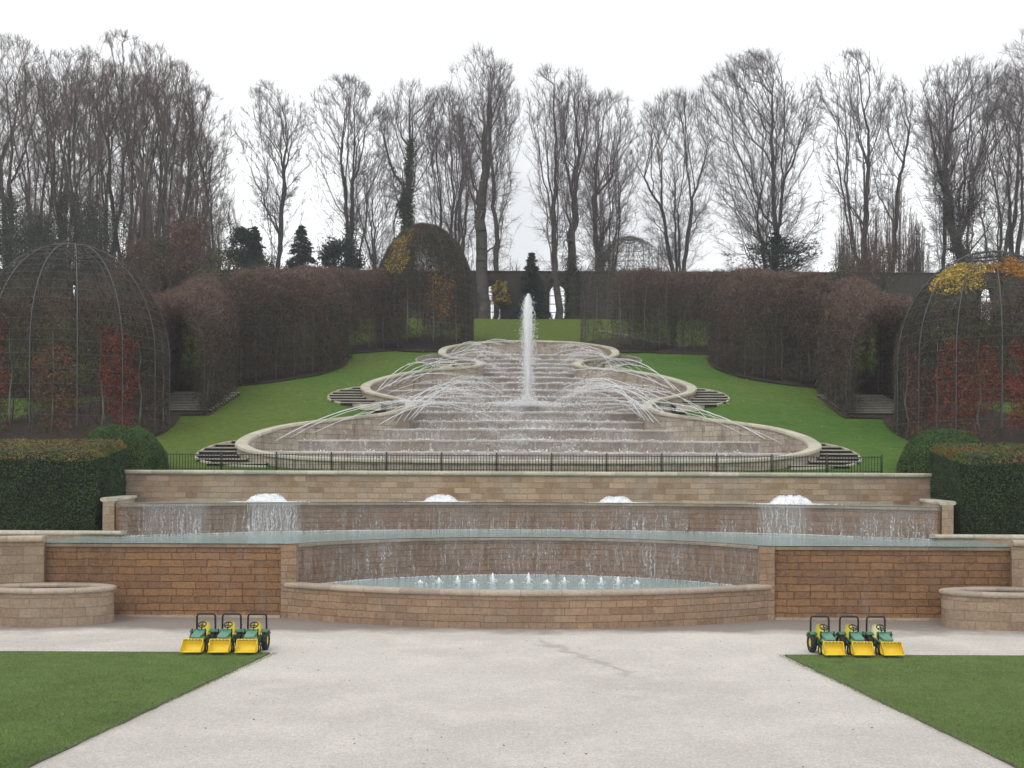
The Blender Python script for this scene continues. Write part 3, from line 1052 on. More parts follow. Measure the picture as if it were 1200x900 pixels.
V, T = blobs(P, RNG.uniform(0.006, 0.02, len(P)) * RNG.choice([0.7, 1, 1.0, 1.9], len(P)))
tag(obj("foam", fast_mesh("foam", V, T), M['foam']), "white splashes and foam along the cascade steps", "foam", kind="stuff")

# arching jets
def jet(A, B, h, r, group, label, seed):
    rg = np.random.default_rng(seed)
    A, B = np.array(A, float), np.array(B, float)
    t = np.linspace(0, 1, 34)
    P = A + (B - A) * t[:, None]
    P[:, 2] += 4 * h * t * (1 - t)
    P += rg.normal(0, 0.012, P.shape) * (0.4 + 2.2 * t[:, None] ** 2)
    mb = MB()
    cut = int(len(P) * rg.uniform(0.72, 0.97))
    rad = r * (1.0 - 0.35 * t[:cut]) * rg.uniform(0.75, 1.2, cut)
    O_ = A.copy()
    tube_path(mb, P[:cut] - O_, rad, 5)
    # the stream breaks into drops towards its end
    o = mb.build("water_jet", M['jet'])
    o.location = O_
    tag(o, label, "water jet", group)
    n = 260
    u = rg.uniform(0.3, 1, n) ** 0.8
    Pd = A + (B - A) * u[:, None]
    Pd[:, 2] += 4 * h * u * (1 - u)
    Pd += rg.normal(0, 1, Pd.shape) * (0.015 + 0.16 * u[:, None] ** 3)
    V, T = blobs(Pd - O_, rg.uniform(0.006, 0.02, n), rg)
    d_ = obj("drops", fast_mesh("drops", V, T), M['foam'], o)
    d_["kind"] = "stuff"


def bowl_jets(Ds, tx, dD, h, nm, seed):
    for s in (-1, 1):
        side = "left" if s < 0 else "right"
        for i, D in enumerate(Ds):
            rg = np.random.default_rng(seed + i * 7 + (s > 0))
            w = w_at(D) - 0.3
            A = (s * w, D, zrim(D) - 0.55)
            X = s * w * tx * rg.uniform(0.1, 1.3)
            D2 = D + dD * rg.uniform(0.6, 1.3)
            B = (X, D2, zweir(D2) - 0.1)
            jet(A, B, h * rg.uniform(0.7, 1.4), rg.choice([0.013, 0.018, 0.027]), f"water jets arching from the {side} rim of the {nm} bowl",
                f"thin white water jet arching inward from the {side} rim of the {nm} bowl", seed + 31 * i + (s > 0) * 500)


bowl_jets([44.3, 45.1] + list(np.arange(45.8, 50.0, 0.33)), 0.34, 5.0, 1.3, "lowest", 11)
bowl_jets(list(np.arange(55.8, 62.3, 0.65)), 0.42, 4.6, 1.1, "middle", 211)
bowl_jets(list(np.arange(67.0, 73.0, 0.8)), 0.38, 1.2, 0.75, "top", 411)
bowl_jets([51.3, 52.1, 52.9, 53.7], 0.35, 1.5, 1.1, "lower middle", 611)

# fine spray hanging over the middle of the steps
n = 60000
Dm = RNG.uniform(43.0, 55.0, n)
Xm = RNG.normal(0, 1, n) * np.interp(Dm, [43, 50, 55], [1.3, 2.0, 2.0])
clm = np.array([mnoise.noise((x * 0.7, y * 0.7, 9.0)) + 0.6 * mnoise.noise((x * 2.2, y * 2.2, 3.0)) for x, y in zip(Xm, Dm)])
kp = clm > RNG.uniform(-0.15, 0.75, n)
wz = np.interp(Dm, [w_[0] for w_ in weirs], [w_[1] for w_ in weirs])
Pm = np.stack([Xm, Dm, wz + 0.05 + np.abs(RNG.normal(0, 0.14, n))], 1)[kp]
V, T = blobs(Pm, RNG.uniform(0.003, 0.013, len(Pm)))
tag(obj("spray", fast_mesh("spray", V, T), M['foam']), "fine white spray over the middle of the cascade steps", "spray", kind="stuff")

# tall central jet
D0 = 53.2
zb = zweir(D0)
jt = empty("fountain_jet", (-0.05, D0, zb))
tag(jt, "tall white water plume rising from the middle of the cascade", "fountain")
HJ = pz(345, D0) - zb
mb = MB()
nz_, na = 70, 16
V = []
for i in range(nz_ + 1):
    f = i / nz_
    r = np.interp(f, [0, 0.2, 0.45, 0.7, 0.88, 0.96, 1.0], [0.07, 0.085, 0.14, 0.2, 0.21, 0.14, 0.02])
    for k in range(na):
        a = 2 * math.pi * k / na
        d = 0.6 * mnoise.noise((2.2 * math.cos(a), 2.2 * math.sin(a), f * HJ * 1.6)) + 0.5 * mnoise.noise((6 * math.cos(a), 6 * math.sin(a), f * HJ * 5))
        rr = r * (1 + 0.45 * d)
        V.append((rr * math.cos(a) + 0.05 * mnoise.noise((f * 9, 1, 0)), rr * math.sin(a), f * HJ))
Q = [[i * na + k, i * na + (k + 1) % na, (i + 1) * na + (k + 1) % na, (i + 1) * na + k] for i in range(nz_) for k in range(na)]
mb.add(V, Q=Q)
mb.build("water_column", M['foam'], jt, smooth=True)
n = 15000
f = RNG.uniform(0, 1.0, n) ** 0.75
rad = np.interp(f, [0, 0.3, 0.8, 0.95, 1], [0.33, 0.29, 0.25, 0.18, 0.06]) * np.abs(RNG.normal(0, 0.75, n))
a = RNG.uniform(0, 2 * np.pi, n)
P = np.stack([rad * np.cos(a), rad * np.sin(a), f * HJ * RNG.uniform(0.97, 1.01, n)], 1)
P[:, 0] += 0.08 * np.array([mnoise.noise((p_[2] * 1.3, a_ * 0.8, 2)) for p_, a_ in zip(P, a)])
V, T = blobs(P, RNG.uniform(0.006, 0.027, n))
obj("spray", fast_mesh("spray", V, T), M['foam'], jt)
n = 2200
rad = np.abs(RNG.normal(0, 0.9, n)); a = RNG.uniform(0, 2 * np.pi, n)
P = np.stack([rad * np.cos(a) * 1.5, rad * np.sin(a) * 0.6 - 0.3, np.abs(RNG.normal(0, 0.35, n)) * np.exp(-rad)], 1)
V, T = blobs(P, RNG.uniform(0.008, 0.035, n))
obj("splash", fast_mesh("splash", V, T), M['foam'], jt)

# four bubbling fountains
for i, xp in enumerate((313, 517, 722, 927)):
    D = (34.0, 35.85, 35.85, 34.0)[i]
    t = empty("bubbling_fountain", (px(xp, D), D, Z_LIP2))
    tag(t, f"low white dome of bubbling water in the upper pool, {('far left', 'inner left', 'inner right', 'far right')[i]} of four",
        "fountain", "bubbling fountains in the upper pool")
    n = 1500
    a = RNG.uniform(0, 2 * np.pi, n)
    r = 0.66 * np.sqrt(RNG.uniform(0, 1, n))
    z = 0.28 * (1 - (r / 0.68) ** 3) * RNG.uniform(0.5, 1.08, n) * (1 + 0.3 * np.array([mnoise.noise((i * 9 + q * 1.5, w_ * 4, 0)) for q, w_ in zip(a, r)]))
    z *= 1 - 0.3 * np.exp(-(r / 0.22) ** 2)
    P = np.stack([r * np.cos(a), r * np.sin(a) * 0.6, z], 1)
    V, T = blobs(P, RNG.uniform(0.006, 0.024, n))
    nu_, nv_ = 30, 9
    Vc = []
    for q in range(nu_):
        for w_ in range(nv_):
            a_, rr_ = 2 * math.pi * q / nu_, 0.66 * (1 - w_ / (nv_ - 1)) + 0.001
            zz = 0.23 * (1 - (rr_ / 0.68) ** 3) * (1 + 0.45 * mnoise.noise((i * 9 + a_ * 1.5, rr_ * 5, 0)) + 0.2 * mnoise.noise((math.cos(a_) * rr_ * 16, math.sin(a_) * rr_ * 16, i)))
            Vc.append((rr_ * math.cos(a_), rr_ * 0.6 * math.sin(a_), max(0.0, zz)))
    mbc = MB(); mbc.add(Vc, Q=grid_quads(nu_, nv_, True))
    mbc.build("dome", M['foam'], t, smooth=True)
    obj("spray", fast_mesh("spray", V, T), M['foam'], t)
    n = 900
    a = RNG.uniform(0, 2 * np.pi, n); r = 0.55 + np.abs(RNG.normal(0, 0.35, n))
    P = np.stack([r * np.cos(a), r * np.sin(a) * 0.5, RNG.uniform(0, 0.02, n)], 1)
    V, T = blobs(P, RNG.uniform(0.005, 0.018, n))
    obj("froth", fast_mesh("froth", V, T), M['foam'], t)
    t.scale = ((1.0, 0.9, 0.88, 1.06)[i], 1, (1.0, 0.92, 0.8, 1.1)[i])

# row of small spouts in the lower basin
for i, xp in enumerate((493, 515, 537, 556, 578, 600, 620, 642, 662, 684, 705, 725, 747)):
    D = 27.6
    hh = (0.12, 0.19, 0.24, 0.16, 0.32, 0.15, 0.33, 0.15, 0.22, 0.18, 0.22, 0.24, 0.14)[i]
    rg = np.random.default_rng(900 + i)
    mb = MB()
    tube_path(mb, [(0, 0, 0), (0.005, 0, hh * 0.5), (-0.004, 0, hh * 0.85), (0.0, 0, hh)], [0.05, 0.04, 0.028, 0.006], 7)
    n = 60
    rr = np.abs(rg.normal(0, 0.05, n)) + 0.01; a = rg.uniform(0, 2 * np.pi, n)
    P = np.stack([rr * np.cos(a) * 1.4, rr * np.sin(a), rg.uniform(0, 1, n) * hh * np.exp(-rr * 9)], 1)
    V, T = blobs(P, rg.uniform(0.006, 0.02, n), rg)
    o = mb.build("water_spout", M['foam'])
    tag(obj("drops", fast_mesh("drops", V, T), M['foam'], o), kind="stuff")
    o.location = (px(xp, D), D, 0.805)
    nth = ("leftmost", "second", "third", "fourth", "fifth", "sixth", "middle", "eighth", "ninth", "tenth", "eleventh", "twelfth", "rightmost")[i]
    tag(o, f"small white water spout in the lower basin, {nth} in the row counted from the left", "water spout", "spouts in a row in the lower basin")

# ------------------------------------------------------------------ hill
rows = sorted(set(list(np.arange(36.95, 92, 0.5)) + list(np.arange(38.5, 41.5, 0.12)) + [ 47.8, 48.3, 74.0, 74.1, 74.2, 74.3, 91] + [100, 120, 160, 220, 320]))
hm = MB()
for s in (-1, 1):
    V = []
    cols = 36
    for D in rows:
        w = w_at(D)
        xo = 170.0
        for j in range(cols + 1):
            f = (j / cols) ** 2.2
            x = w + (xo - w) * f
            z = zg(D) - 0.7 * math.exp(-(((x - 6.9) / 1.5) ** 2 + ((D - 51.2) / 1.7) ** 2)) - 0.7 * math.exp(-(((x - 4.6) / 1.2) ** 2 + ((D - 63.9) / 1.5) ** 2))
            z += 0.06 * mnoise.noise((s * x * 0.25, D * 0.25, 0)) * (1 if x - w > 0.8 else 0)
            V.append((s * x, D, z))
    Q = []
    for i in range(len(rows) - 1):
        for j in range(cols):
            a, b_ = i * (cols + 1) + j, (i + 1) * (cols + 1) + j
            Q.append([a, a + 1, b_ + 1, b_] if s > 0 else [a, b_, b_ + 1, a + 1])
    hm.add(V, Q=Q)
tag(hm.build("hill", M['hill'], smooth=True), "green grassy hill either side of the cascade", "hill", kind="structure")
# pale path seen through the right hand hedge at the top
mb = MB()
a, b_ = (px(728, 80), 80.0), (px(800, 74), 74.5)
P = np.array([(a[0] + (b_[0] - a[0]) * u, a[1] + (b_[1] - a[1]) * u, zg(a[1] + (b_[1] - a[1]) * u) + 0.05) for u in np.linspace(-0.3, 1.1, 14)])
sweep(mb, P, [(-0.7, -0.1), (0.7, -0.1), (0.7, 0.03), (-0.7, 0.03)])
tag(mb.build("path", M['gravel']), "pale gravel path climbing behind the top right hedge", "path", kind="structure")


n = 3600
Dh = RNG.uniform(40, 86, n); Xh = RNG.choice([-1, 1], n) * RNG.uniform(0, 20, n)
cl = np.array([mnoise.noise((x * 0.12, y * 0.12, 4.0)) for x, y in zip(Xh, Dh)])
kp = np.array([abs(x) > w_at(y) + 0.5 for x, y in zip(Xh, Dh)]) & (cl > RNG.uniform(-0.3, 0.6, n))
Pl = np.stack([Xh, Dh, np.array([zg(y) for y in Dh]) + 0.08], 1)[kp]
V, Q = leaves(Pl, np.tile([0, -0.3, 1.0], (len(Pl), 1)), 0.075, flat=0.4)
tag(obj("fallen_leaves", fast_mesh("fallen_leaves", V, Q), plain("fallen yellow leaves", (0.30, 0.24, 0.09), 0.85, island=0.5)),
    "fallen yellowish leaves strewn over the hill grass", "leaves", kind="stuff")


# crescent stairs beside the bowls
def crescent(s, Dc, yc_px, x_out, y0, y1, label):
    """s side, between photo rows y0 (top) and y1 (bottom), from the bowl wall out to x_out (photo px, left side)"""
    Dt, Db = 11100.0 / 1, 0
    def Dof(y): return (12636 - 600) / (324.0 - (568 - y))     # depth where hill at height 4+.27(D-39) shows at row y
    d0, d1 = Dof(y1), Dof(y0)
    dm = (d0 + d1) / 2
    t = empty("garden_stair", (0, dm, zg(dm)))
    tag(t, label, "stair", "crescent stairs beside the cascade bowls")
    xo = abs(px(x_out, dm))
    nst = 7
    half = (d1 - d0) / 2
    for k in range(nst):
        Da, Dn = d0 + (d1 - d0) * k / nst, d0 + (d1 - d0) * (k + 1) / nst
        xi = w_at((Da + Dn) / 2) + 0.12
        u = ((Da + Dn) / 2 - dm) / half
        xe = xi + (xo - w_at(dm)) * math.sqrt(max(0.05, 1 - u * u)) + (w_at(dm) - w_at((Da + Dn) / 2)) * 0.9
        if xe < xi + 0.2: continue
        z1 = zg(Da) + 0.16
        z0 = z1 - (zg(Dn) - zg(Da)) - 0.10
        mb = MB()
        # dark coloured riser set back under a pale nosing, one dark line per step
        mb.box(min(s * xi, s * xe), max(s * xi, s * xe), Da - dm, Dn - dm + 0.35, z1 - 0.055 - zg(dm), z1 - zg(dm))
        st = mb.build("step", M['step'], t)
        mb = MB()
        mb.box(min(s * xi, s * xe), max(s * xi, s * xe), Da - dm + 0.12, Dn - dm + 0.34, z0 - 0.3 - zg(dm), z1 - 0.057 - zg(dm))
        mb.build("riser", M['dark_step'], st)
    # curved kerb
    P = []
    for a in np.linspace(-90, 90, 30):
        D = dm + half * 1.04 * math.sin(R(a))
        x = w_at(dm) + (xo - w_at(dm) + 0.15) * math.cos(R(a)) + (w_at(D) - w_at(dm)) * (1 - math.cos(R(a))) * 0.6
        P.append((s * x, D - dm, zg(D) + 0.05 - zg(dm)))
    mb = MB(); sweep(mb, np.array(P), rounded(-0.05, 0.05, -0.3, 0.02, 0.02))
    mb.build("kerb", M['coping_rim'], t)


for s in (-1, 1):
    side = "left" if s < 0 else "right"
    crescent(s, 0, 0, 238, 517, 548, f"curved stone stair beside the lowest bowl, on the {side} of the cascade")
    crescent(s, 0, 0, 389, 455, 476, f"curved stone stair beside the middle bowl, on the {side} of the cascade")
    crescent(s, 0, 0, 490, 416.5, 428, f"small curved stone stair beside the top bowl, on the {side} of the cascade")


# ------------------------------------------------------------------ hedges and pergolas
def surf_sample(V, Fq, n, rng=RNG):
    """random points with normals on quads"""
    V = np.asarray(V, float); Fq = np.asarray(Fq)
    A, B, C, D = (V[Fq[:, k]] for k in range(4))
    nr = np.cross(C - A, D - B)
    ar = np.linalg.norm(nr, axis=1)
    k = rng.choice(len(Fq), n, p=ar / ar.sum())
    u, v = rng.uniform(size=(n, 1)), rng.uniform(size=(n, 1))
    P = (A[k] * (1 - u) + B[k] * u) * (1 - v) + (D[k] * (1 - u) + C[k] * u) * v
    return P, unit(nr[k])


def clipped_hedge(s, label, topmat):
    t = empty("clipped_hedge", (s * 17, 33, 1.98))
    tag(t, label, "hedge")
    # plan outline (left side), front then back
    fl, fr, br_, bl = (-40.0, 30.6), (-12.95, 30.6), (-14.45, 36.9), (-40.0, 36.9)
    zf, zbk = pz(530, 30.6), pz(517, 36.9)
    def mirror(P):
        P = np.array(P, float); P[:, 0] *= -s; return P
    def patch(a, b, c, d, nu, nv, lump=0.07):
        V = []
        for i in range(nu):
            for j in range(nv):
                u, v = i / (nu - 1), j / (nv - 1)
                p = (np.array(a) * (1 - u) + np.array(b) * u) * (1 - v) + (np.array(d) * (1 - u) + np.array(c) * u) * v
                V.append(p)
        V = np.array(V)
        V += np.array([mnoise.noise_vector(Vector(p * 0.9)) for p in V]) * lump
        return mirror(V), grid_quads(nu, nv)
    ez = 1.98
    r = 0.28
    F1 = patch((*fl, ez), (*fr, ez), (fr[0], fr[1] + 0.02, zf - r), (fl[0], fl[1] + 0.02, zf - r), 60, 10)
    F2 = patch((*fr, ez), (*br_, ez), (br_[0], br_[1], zbk - r), (fr[0], fr[1] + 0.02, zf - r), 22, 10)
    E1 = patch((fl[0], fl[1], zf - r), (fr[0], fr[1], zf - r), (fr[0] - r, fr[1] + r * 1.3, zf), (fl[0], fl[1] + r * 1.3, zf), 60, 3)
    E2 = patch((fr[0], fr[1], zf - r), (br_[0], br_[1], zbk - r), (br_[0] - r, br_[1], zbk), (fr[0] - r, fr[1] + r * 1.3, zf), 22, 3)
    T1 = patch((fl[0], fl[1] + r * 1.3, zf), (fr[0] - r, fr[1] + r * 1.3, zf), (br_[0] - r, br_[1], zbk), (bl[0], bl[1], zbk), 60, 14)
    base = np.array([s * 17, 33, 1.98])
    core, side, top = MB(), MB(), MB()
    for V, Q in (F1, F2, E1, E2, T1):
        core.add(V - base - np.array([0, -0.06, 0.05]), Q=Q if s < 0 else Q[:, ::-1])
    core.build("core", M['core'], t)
    for (V, Q), n, dst, sz in ((F1, 42000, side, 0.055), (F2, 22000, side, 0.055), (E1, 9000, top, 0.05), (E2, 3500, top, 0.05), (T1, 32000, top, 0.05)):
        keep = None
        if V is F1[0]:
            # only the stretch near the picture needs its full density
            pass
        P, Nn = surf_sample(V, Q if s < 0 else Q[:, ::-1], n)
        P = P + Nn * RNG.normal(0, 0.025, (len(P), 1))
        V2, Q2 = leaves(P - base, Nn, sz)
        dst.add(V2, Q=Q2)
    side.build("foliage", M['yew'], t)
    top.build("clipped_top", topmat, t)


clipped_hedge(-1, "dark clipped yew hedge with bronzed flat top at the left edge", M['yew_top'])
clipped_hedge(1, "dark clipped yew hedge with green and rusty top at the right edge", M['yew_top_green'])


def dome_shrub(s, label):
    D = 38.4
    # left: photo x 90..190, top row 498
    xc = px(142 if s < 0 else 1106, D)
    t = empty("dome_shrub", (xc, D, 3.86))
    tag(t, label, "shrub")
    rx, h = 1.68, pz(498, D) - 3.86
    V, nu, nv = [], 40, 14
    for i in range(nu):
        for j in range(nv):
            a, e = 2 * math.pi * i / nu, (math.pi / 2) * j / (nv - 1)
            prof = max(0.0, math.cos(e)) ** 0.75
            p = Vector((rx * prof * math.cos(a), rx * prof * math.sin(a), h * math.sin(e) - 0.1))
            p += Vector(mnoise.noise_vector(p * 1.4)) * 0.06
            V.append(p)
    V = np.array([tuple(v) for v in V]); Q = grid_quads(nu, nv, True)
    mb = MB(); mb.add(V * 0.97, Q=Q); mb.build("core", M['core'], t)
    P, Nn = surf_sample(V, Q, 26000)
    P += Nn * RNG.normal(0, 0.02, (len(P), 1))
    V2, Q2 = leaves(P, Nn, 0.05)
    obj("foliage", fast_mesh("foliage", V2, Q2), M['box'], t)


dome_shrub(-1, "rounded green clipped shrub behind the left hedge")
dome_shrub(1, "rounded green clipped shrub behind the right hedge")


def arch_profile(s_, hw, hs, h):
    """point on an arch: s_ in 0..1 from left foot over the crown to the right foot -> (offset, z)"""
    Lv = hs
    La = math.pi / 2 * math.sqrt((hw * hw + (h - hs) ** 2) / 2) * 2
    tot = 2 * Lv + La
    d = np.asarray(s_) * tot
    a = np.clip((d - Lv) / La, 0, 1) * np.pi
    off = -hw * np.cos(a)
    z = np.where(d < Lv, d, np.where(d > Lv + La, tot - d, hs + (h - hs) * np.sin(a)))
    return off, z, tot


def tunnel(name_label, path, hw, h, hs, n, group, thick=0.45, top_frac=0.78, hoops=1.5, leafmat=None, nleaf=0, density_low=0.95):
    n = int(n * 2.7)
    P = np.array(path, float)
    Ln = np.concatenate([[0], np.cumsum(np.linalg.norm(np.diff(P, axis=0), axis=1))])
    O_ = np.array([P[0][0], P[0][1], zg(P[0][1])])
    t = empty("hornbeam_tunnel", O_)
    tag(t, name_label, "pergola", group)

    def at(d):
        x = np.interp(d, Ln, P[:, 0]); y = np.interp(d, Ln, P[:, 1])
        e = 0.4
        tx = np.interp(d + e, Ln, P[:, 0]) - np.interp(d - e, Ln, P[:, 0])
        ty = np.interp(d + e, Ln, P[:, 1]) - np.interp(d - e, Ln, P[:, 1])
        l = np.sqrt(tx * tx + ty * ty) + 1e-9
        return x, y, tx / l, ty / l

    d = RNG.uniform(0, Ln[-1], n)
    sp = RNG.uniform(0, 1, n)
    dep = np.abs(RNG.normal(0, thick * 0.7, n)) + RNG.normal(0, 0.11, n)
    dep = dep + 0.30 * np.array([mnoise.noise((a_ * 0.7, b_ * 7.0, n * 1e-4)) + 0.6 * mnoise.noise((a_ * 2.3, b_ * 22.0, 3.0)) for a_, b_ in zip(d, sp)])
    off, z, tot = arch_profile(sp, hw, hs, h)
    sc = 1 - dep / hw
    x, y, tx, ty = at(d)
    nx, ny = -ty, tx
    zz = np.where(z > hs, hs + (z - hs) * (1 - dep / max(h - hs, 1)), z)
    ground = np.interp(y, np.arange(36, 130, 1.0), [zg(v) for v in np.arange(36, 130, 1.0)])
    C = np.stack([x + nx * off * sc, y + ny * off * sc, ground + zz], 1) - O_
    # thinner near the ground
    keep = RNG.uniform(size=n) < np.interp(z / h, [0, 0.12, 0.35, 1], [density_low * 0.9, density_low, 1, 1])
    outw = np.stack([nx * off / hw, ny * off / hw, np.where(z > hs, (z - hs) / (h - hs), 0.0)], 1)
    rnd = RNG.normal(size=(n, 3))
    tang = rnd + outw * np.where(z > hs, 0.7, 0.1)[:, None]
    tang[:, 2] *= np.where(z > hs, 1.1, 1.5)
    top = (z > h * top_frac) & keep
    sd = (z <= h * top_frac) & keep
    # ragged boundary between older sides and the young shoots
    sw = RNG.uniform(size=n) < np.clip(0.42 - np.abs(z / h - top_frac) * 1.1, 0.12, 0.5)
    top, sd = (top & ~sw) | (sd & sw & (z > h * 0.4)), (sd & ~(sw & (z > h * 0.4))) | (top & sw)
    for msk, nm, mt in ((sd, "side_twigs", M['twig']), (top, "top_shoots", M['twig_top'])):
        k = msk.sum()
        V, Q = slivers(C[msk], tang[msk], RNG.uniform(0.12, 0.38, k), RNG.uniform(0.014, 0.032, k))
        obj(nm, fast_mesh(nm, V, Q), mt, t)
    V = []
    dd = np.linspace(0, Ln[-1], 24)
    x, y, tx, ty = at(dd)
    for q in range(24):
        for o_ in np.linspace(-hw * 1.08, hw * 1.08, 7):
            xx, yy = float(x[q] - ty[q] * o_), float(y[q] + tx[q] * o_)
            V.append((xx - O_[0], yy - O_[1], zg(yy) + 0.09 - O_[2]))
    mb = MB(); mb.add(V, Q=grid_quads(24, 7)); mb.build("soil_bed", M['soil'], t)
    # steel hoops and wires
    for dd in np.arange(0.1, Ln[-1], hoops):
        x, y, tx, ty = at(dd)
        o_, z_, _ = arch_profile(np.linspace(0, 1, 24), hw * 0.93, hs, h * 0.965)
        pts = np.stack([x - ty * o_, y + tx * o_, zg(float(y)) + z_], 1) - O_
        mb = MB(); tube_path(mb, pts, 0.02, 4); mb.build("hoop", M['wire'], t)
    for sp_ in np.linspace(0.03, 0.97, 13):
        o_, z_, _ = arch_profile(np.array([sp_]), hw * 0.97, hs, h * 0.985)
        dd = np.linspace(0, Ln[-1], 14)
        x, y, tx, ty = at(dd)
        pts = np.stack([x - ty * o_[0], y + tx * o_[0], np.array([zg(v) for v in y]) + z_[0]], 1) - O_
        mb = MB(); tube_path(mb, pts, 0.011, 3); mb.build("wire", M['wire'], t)
    # planted stems
    for dd in np.arange(0.4, Ln[-1], 1.0):
        for sg in (-1, 1):
            x, y, tx, ty = at(dd)
            o_ = sg * hw * 0.95
            b0 = np.array([x - ty * o_, y + tx * o_, zg(float(y)) - 0.2]) - O_
            hgt = h * RNG.uniform(0.35, 0.6)
            jx = RNG.normal(0, 0.06, (5, 2))
            pts = np.array([b0 + np.array([jx[i, 0] * i * .4, jx[i, 1] * i * .4, hgt * i / 4]) for i in range(5)])
            mb = MB(); tube_path(mb, pts, np.linspace(0.038, 0.012, 5), 5); mb.build("stem", M['stem'], t)
    if nleaf:
        k = RNG.choice(np.flatnonzero(keep), nleaf)
        V, Q = leaves(C[k] + RNG.normal(0, 0.05, (nleaf, 3)), outw[k], 0.07)
        obj("leaves", fast_mesh("leaves", V, Q), leafmat, t)
    return t


GT = "clipped hornbeam tunnels climbing beside the cascade"
for s in (-1, 1):
    side = "left" if s < 0 else "right"
    def mp_(L): return [(s * abs(x), y) for x, y in L]
    # nearest tunnel: its arched end faces the camera
    tunnel(f"brown twiggy arched tunnel over steps, next to the big {side} wire dome", mp_([(17.3, 48.9), (17.35, 52), (18.0, 56), (19.0, 59.5), (19.8, 63)]),
           1.9 if s < 0 else 2.05, 5.7, 2.9, 52000, GT, leafmat=M['olive'], nleaf=1500)
    # middle tunnel: crosses and turns away up hill
    tunnel(f"large rounded brown hedge tunnel halfway up the {side} lawn", mp_([(17.3, 59.6), (16.2, 60.2), (14.9, 61.9), (14.15, 64.5), (14.4, 68)]),
           2.4, 6.1, 2.9, 56000, GT, leafmat=M['olive'], nleaf=1200)
    # top hedge
    tunnel(f"flat topped twiggy hedge tunnel beside the {side} of the top bowl", mp_([(19.0, 71.0), (15.0, 71.6), (12.0, 72.4), (9.5, 73.6)] if s < 0 else [(19.0, 71.0), (15.0, 71.6), (10.0, 72.6), (6.6, 74.2)]),
           1.9, 5.6, 3.9, 40000 if s < 0 else 40000, GT, leafmat=M['rust'], nleaf=900, density_low=0.45)


for s in (-1, 1):
    side = "left" if s < 0 else "right"
    tunnel(f"long brown hedge tunnel running off behind the big {side} wire dome", [(s * 16.6, 59.6), (s * 18.3, 57.6), (s * 20.5, 56.2), (s * 24, 55.6), (s * 30, 55.0), (s * 40, 54.0)],
           1.9, 5.1, 3.0, 52000, GT, leafmat=M['rust'], nleaf=1500)

# stairs inside the nearest tunnels
for s in (-1, 1):
    side = "left" if s < 0 else "right"
    t = empty("tunnel_stair", (s * 17.05, 49.5, zg(49.5)))
    tag(t, f"dark steps rising inside the {side} hornbeam tunnel", "stair")
    for k in range(12):
        mb = MB()
        y0 = k * 0.42
        z1 = zg(49.5 + y0) - zg(49.5) + 0.18
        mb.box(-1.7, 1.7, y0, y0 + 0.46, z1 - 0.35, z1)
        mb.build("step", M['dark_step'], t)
        if k % 1 == 0:
            mb = MB(); mb.box(-1.7, 1.7, y0 - 0.05, y0 + 0.2, z1 + 0.003, z1 + 0.05)
            mb.build("nosing", M['step'], t.children[-1])
    o = COL.objects


